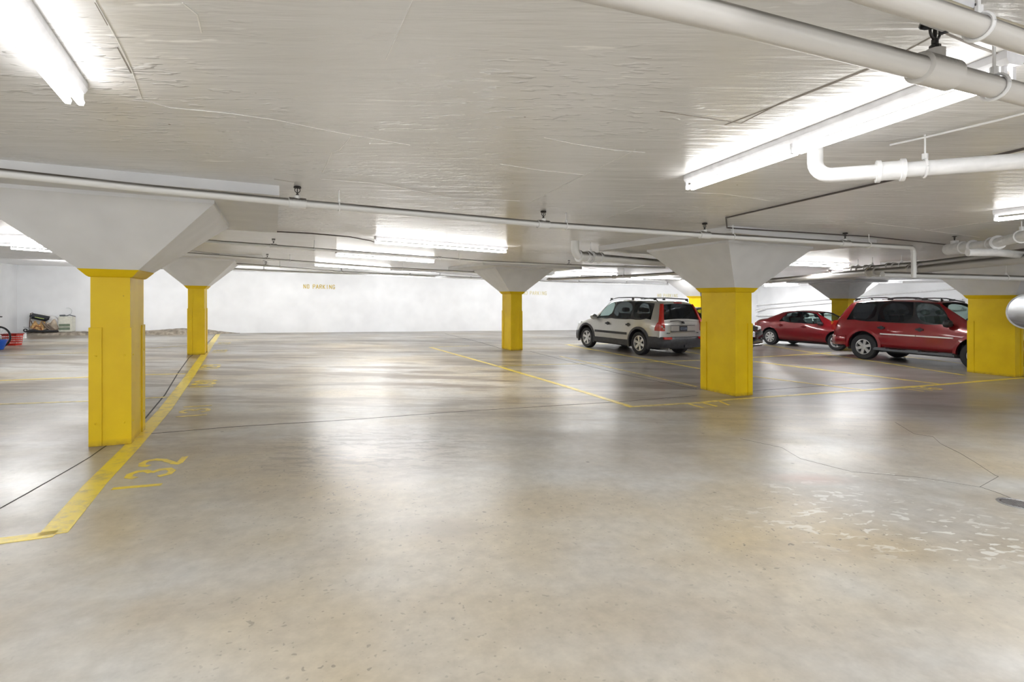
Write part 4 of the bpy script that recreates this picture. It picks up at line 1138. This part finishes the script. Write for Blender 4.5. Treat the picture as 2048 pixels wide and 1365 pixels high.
mb.tube([(-.60, 0, .30), (-1.02, .05, R_)], .010, 6); mb.tube([(-.74, 0, .78), (-1.02, .05, R_)], .009, 6); mb.build('frame', M_BLACK, bike)
L().tube([(-.16, -.30, .94), (-.14, -.2, .95), (-.16, 0, .93), (-.14, .2, .95), (-.16, .30, .94)], .012, 8).build('handlebar', M_BLACK, bike)
mb = L(); mb.prism([(-.88, -.06, .90), (-.88, .06, .90), (-.62, .02, .91), (-.62, -.02, .91)], (0, 0, .04)); mb.build('saddle', M_BLACK, bike)
# handle grip seen at the edge
L().tube([(.02, -.10, .955), (.20, -.16, .955)], .016, 8).build('grip', M_BLACK, bike)
# blue tub
M_BLUE = mat('blue_plastic', (.02, .12, .62), .35); M_REDP = mat('red_plastic', (.72, .03, .015), .4)
q = Wp(-10, 700)
tub = empty('tub', P3(q, 0), 0, 'blue plastic tub by the bicycle wheel at the left edge', 'tub')
mb = L(); mb.lathe((0, 0, 0), (0, 0, 1), [(.001, .005), (.19, .005), (.27, .26), (.285, .27), (.285, .285), (.26, .285), (.255, .26), (.18, .02), (.001, .02)], 28); mb.build('tub_body', M_BLUE, tub)
# red crate (slotted sides)
q = Wp(25, 691)
crate = empty('crate', P3(q, 0), math.radians(8), 'red slotted plastic crate on the floor beside the bicycle', 'crate')
mb = L(); cw, cd, ch = .42, .30, .36
def frus(z): k = .86 + .14 * z / ch; return cw / 2 * k, cd / 2 * k
for z0, z1 in ((0, .05), (.10, .125), (.165, .19), (.23, .255), (.30, ch)):
    a0, b0 = frus(z0); a1, b1 = frus(z1)
    for (p, q_, r_, s_) in (((-a0, -b0), (a0, -b0), (a1, -b1), (-a1, -b1)), ((a0, -b0), (a0, b0), (a1, b1), (a1, -b1)), ((a0, b0), (-a0, b0), (-a1, b1), (a1, b1)), ((-a0, b0), (-a0, -b0), (-a1, -b1), (-a1, b1))):
        P_ = [Vector((*p, z0)), Vector((*q_, z0)), Vector((*r_, z1)), Vector((*s_, z1))]
        nn = Vector((p[0] + q_[0], p[1] + q_[1], 0)).normalized() * -.012; mb.prism(P_, nn)
for k in range(9):
    f = -1 + 2 * k / 8
    for sy in (-1, 1):
        a0, b0 = frus(0); a1, b1 = frus(ch)
        mb.tube([(f * (a0 - .01), sy * (b0 - .006), .01), (f * (a1 - .01), sy * (b1 - .006), ch - .01)], .007, 4)
for k in range(5):
    f = -1 + 2 * k / 4
    for sx in (-1, 1):
        a0, b0 = frus(0); a1, b1 = frus(ch)
        mb.tube([(sx * (a0 - .006), f * (b0 - .01), .01), (sx * (a1 - .006), f * (b1 - .01), ch - .01)], .007, 4)
mb.box((0, 0, .012), (cw * .84, cd * .84, .02)); mb.build('basket', M_REDP, crate)
L().prism([(cw / 2 + .005, -cd / 2 - .01, ch - .02), (-cw / 2 - .005, -cd / 2 - .01, ch - .02), (-cw / 2 - .005, cd / 2 + .01, ch - .02), (cw / 2 + .005, cd / 2 + .01, ch - .02)], (0, 0, .0)) if False else None
mb = L()
for sy in (-1, 1): mb.box((0, sy * (cd / 2 + .004), ch), (cw + .03, .028, .028))
for sx in (-1, 1): mb.box((sx * (cw / 2 + .004), 0, ch), (.028, cd + .03, .028))
mb.build('rim', mat('dark_red_plastic', (.45, .02, .01), .4), crate)
# items on the curb: helper to stand something at picture column px on the curb top near the back wall
def curb_pt(px, off=.25, h=.13):
    dr = Vector(((px - 1024) / F, 1, 0)); q = BW0 + nb * off; p = dr * (q.dot(nb) / dr.dot(nb)); return Vector((p.x, p.y, fz(p.x) + h))
WA = math.radians(21)
p = curb_pt(134, .22)
cab = empty('heater', p, WA, 'small cream metal heater cabinet with green louvres against the back wall', 'heater')
M_CREAM = mat('cream_enamel', (.70, .69, .60), .4); M_LOUV = mat('green_grey_louvre', (.22, .27, .20), .5)
mb = L(); mb.box((0, 0, .32), (.46, .30, .60)); mb.box((0, 0, .015), (.42, .26, .03)); mb.build('cabinet', M_CREAM, cab)
for z0 in (.08, .22):
    mb = L(); mb.box((-.03, -.152, z0 + .05), (.36, .01, .10))
    mb.cur = 1
    for k in range(5): mb.box((-.03, -.16, z0 + .01 + k * .022), (.36, .014, .007), Matrix.Rotation(.5, 3, 'X'))
    mb.build('louvre_panel', [M_LOUV, M_LOUV], cab)
mb = L(); mb.tube([(-.22, 0, .64), (-.16, -.02, .67), (0, -.03, .65), (.08, 0, .68), (.20, .02, .64), (.28, 0, .62)], .016, 8); mb.box((-.15, 0, .66), (.12, .2, .06)); mb.build('hose', M_GREYP, cab)
mb = L(); mb.tube([(-.02, .1, .62), (.10, .1, .74), (.13, .1, .84), (.09, .1, .93), (.02, .1, .97), (-.06, .1, .96)], .006, 6); mb.build('cable', M_STEEL, cab)
# white foam board
M_FOAM = mat('white_foam', (.85, .84, .82), .7); M_ORG = mat('tan_orange_fabric', (.62, .38, .16), .9, noise=.3); M_BEI = mat('beige_blanket', (.52, .43, .33), .95, noise=.2, nscale=6)
p = curb_pt(92, .12)
bd = empty('cushion', p, WA, 'big white foam cushion leaning on the back wall behind the junk', 'cushion')
mb = L(); mb.prism([(-.50, .06, 0), (.44, .06, 0), (.46, .06, .42), (.30, .06, .62), (-.10, .06, .72), (-.50, .06, .74)], (0, -.12, 0)); mb.build('cushion_body', M_FOAM, bd)
p = curb_pt(66, .30)
tr = empty('hand_cart', p, WA, 'folded black and brown hand cart at the left end of the junk pile', 'cart')
mb = L(); mb.tube([(-.12, 0, .05), (-.10, .05, .74), (-.02, .06, .76)], .016, 6); mb.tube([(.05, 0, .05), (-.08, .05, .45)], .014, 6); mb.build('frame', mat('brown_metal', (.10, .05, .03), .5), tr)
for wx in (-.22, -.02, .10): L().torus((wx, -.05, .075), (.1, 1, 0), .055, .02, 16, 6).build('wheel', M_TYRE, tr)
mb = L(); mb.box((-.08, -.02, .16), (.42, .05, .03), Matrix.Rotation(.2, 3, 'Y')); mb.box((0, -.05, .10), (.16, .10, .07)); mb.build('base', M_STEEL, tr)
def lumpy(o, name, mtl, parent, W_, D_, H_, seed, sub=3, flat=.0, base=0):
    """soft folded cloth shape"""
    rnd = random.Random(seed); mb = L(); nx, ny = 22, 9; rings = []
    ph = [rnd.uniform(0, 6) for _ in range(6)]
    for i in range(nx + 1):
        u_ = i / nx; r = []
        for j in range(14):
            a = 2 * PI * j / 14; c_, s_ = math.cos(a), math.sin(a)
            env = math.sin(PI * (.06 + .88 * u_)) ** .5
            hh = H_ * env * (1 + .22 * math.sin(7 * u_ + ph[0]) + .15 * math.sin(15 * u_ + ph[1]))
            r.append(Vector(((u_ - .5) * W_ + .03 * math.sin(5 * a + ph[2] + 4 * u_), D_ / 2 * c_ * env * (1 + .15 * math.sin(3 * a + ph[3] + 9 * u_)), base + max(0, hh / 2 * (1 + s_) * (1 + .12 * math.sin(4 * a + 11 * u_ + ph[4]))))))
        rings.append(r)
    mb.ring(rings); ob = mb.build(name, mtl, parent, sharp=70); ob.location = o; return ob
p = curb_pt(78, .30)
bag = empty('cloth_bag', p, WA, 'tan and orange cloth bag slumped in front of the white cushion', 'bag')
lumpy((0, 0, 0), 'bag_body', M_ORG, bag, .52, .20, .42, 3)
L().tube([(-.15, -.10, .12), (-.05, -.13, .26), (.08, -.12, .22), (.13, -.10, .08)], .012, 6).build('strap', mat('rust_strap', (.35, .08, .03), .8), bag)
p = curb_pt(101, .30)
bk = empty('blanket', p, WA, 'beige blanket crumpled between the bag and the heater', 'blanket')
lumpy((0, 0, 0), 'blanket_body', M_BEI, bk, .50, .20, .42, 11)
mb = L(); 
for k in range(3): mb.tube([(-.22 + .1 * k, -.13, .42 - .05 * k), (-.10 + .08 * k, -.15, .22), (.05 + .08 * k, -.15, .08), (.2 + .06 * k, -.12, .06 + .05 * k)], .022, 6)
mb.build('fold', mat('dark_beige_fold', (.25, .19, .15), .9), bk)
p = curb_pt(84, .42)
o = empty('tarpaulin', p, WA, 'flat black tarpaulin spread under the junk pile', 'tarpaulin')
lumpy((0, 0, 0), 'tarpaulin_body', M_BLACK, o, 1.0, .16, .11, 21)
p = curb_pt(82, .20, .13 + .52)
o = empty('suitcase', p, WA, 'thin black case with a yellow stripe resting on the white cushion', 'case')
mb = L(); rt_ = Matrix.Rotation(math.radians(14), 3, 'Y') @ Matrix.Rotation(math.radians(20), 3, 'X'); mb.box((0, -.1, .1), (.56, .26, .045), rt_); mb.box((.02, -.12, .02), (.50, .24, .04), rt_); mb.build('case_shell', mat('black_fabric_case', (.012, .014, .02), .5), o)
mb = L(); mb.box((.04, -.2, .055), (.30, .08, .02), rt_); mb.build('stripe', mat('lime_stripe', (.6, .72, .25), .6), o)
# small carton bits beside the curb end
p = Wp(47, 677)
o = empty('carton', P3(p, 0), WA, 'small white carton at the end of the curb beside the red crate', 'carton')
mb = L(); mb.box((0, 0, .08), (.14, .12, .16)); mb.build('carton_body', M_FOAM, o)
mb = L(); mb.box((0, -.03, .165), (.14, .06, .008), Matrix.Rotation(.3, 3, 'X')); mb.build('flap', M_FOAM, o)

# ------------------------------------------------------------------ camera, light
cam = bpy.data.cameras.new('camera'); co = bpy.data.objects.new('camera', cam); COL.objects.link(co)
co.location = (0, 0, HC); co.rotation_euler = (PI / 2, 0, 0)
cam.sensor_width = 36; cam.lens = F * 36 / 2048; cam.shift_y = -(682.5 - 600) / 2048; cam.clip_start = .05; cam.clip_end = 200
scn.camera = co
w = bpy.data.worlds.new('world'); scn.world = w; w.use_nodes = True
w.node_tree.nodes['Background'].inputs[0].default_value = (.93, .96, 1.0, 1)
w.node_tree.nodes['Background'].inputs[1].default_value = .3
def area(loc, rot, sx, sy, e, name):
    l = bpy.data.lights.new(name, 'AREA'); l.shape = 'RECTANGLE'; l.size = sx; l.size_y = sy; l.energy = e; l.color = (.98, .99, 1)
    o = bpy.data.objects.new(name, l); COL.objects.link(o); o.location = loc; o.rotation_euler = rot; return o
for m in bpy.data.materials:
    if m.name.startswith('fluorescent'): m.cycles.emission_sampling = 'NONE'
for c, d, Ln, es in LAMPS:
    q = Matrix((Vector((0, 0, 1)).cross(d).normalized() * -1, d, Vector((0, 0, 1)))).transposed()
    q = Matrix((d, Vector((0, 0, 1)).cross(d).normalized(), Vector((0, 0, 1)))).transposed()
    area(c, q.to_euler(), Ln * .97, .085, {6: 12, 8: 26, 12: 26, 11: 7, 13: 12}.get(es, 22 + es * .7), 'strip_or_fill_lamp')
area((5, -6.5, 1.35), (-PI / 2, 0, PI), 36, 2.4, 300, 'rear_fill')  # added fill lamp, unseen, across the open side behind the camera
for (x, y, e) in ((14.5, 6.0, 40), (19.5, 9.5, 40)): area((x, y, fz(x) + 2.6), (0, 0, GA), .12, 2.4, e, 'strip_or_fill_lamp')  # added fill lamps on the right, no fixture belongs to them
for t, e in ((2.0, 44), (7.5, 44), (13, 50), (19, 50), (25, 50), (-3.5, 46)):  # added lamps that brighten the back wall, no fixtures there
    q = BW0 + BWD * t + nb * 5.0
    area((q.x, q.y, fz(q.x) + 2.45), Vector((-nb.x, -nb.y, -.22)).to_track_quat('-Z', 'Y').to_euler(), 2.4, .12, e, 'wall_fill')
for t, e in ((4, 34), (10, 34)):  # the same kind of added lamp, brightening the right wall
    q = CR + DV * t + WN * 4.0
    area((q.x, q.y, fz(q.x) + 2.45), Vector((-WN.x, -WN.y, -.2)).to_track_quat('-Z', 'Y').to_euler(), 2.4, .12, e, 'wall_fill')
scn.view_settings.view_transform = 'Standard'
scn.view_settings.exposure = 1.30; scn.view_settings.gamma = 1.0
scn.cycles.max_bounces = 5; scn.cycles.diffuse_bounces = 3; scn.cycles.glossy_bounces = 3; scn.cycles.transparent_max_bounces = 6
scn.cycles.use_adaptive_sampling = True; scn.cycles.adaptive_threshold = 0.1; scn.cycles.adaptive_min_samples = 16
scn.cycles.caustics_reflective = False; scn.cycles.caustics_refractive = False; scn.cycles.use_light_tree = False
scn.cycles.sample_clamp_indirect = 6
scn.cycles.use_denoising = True
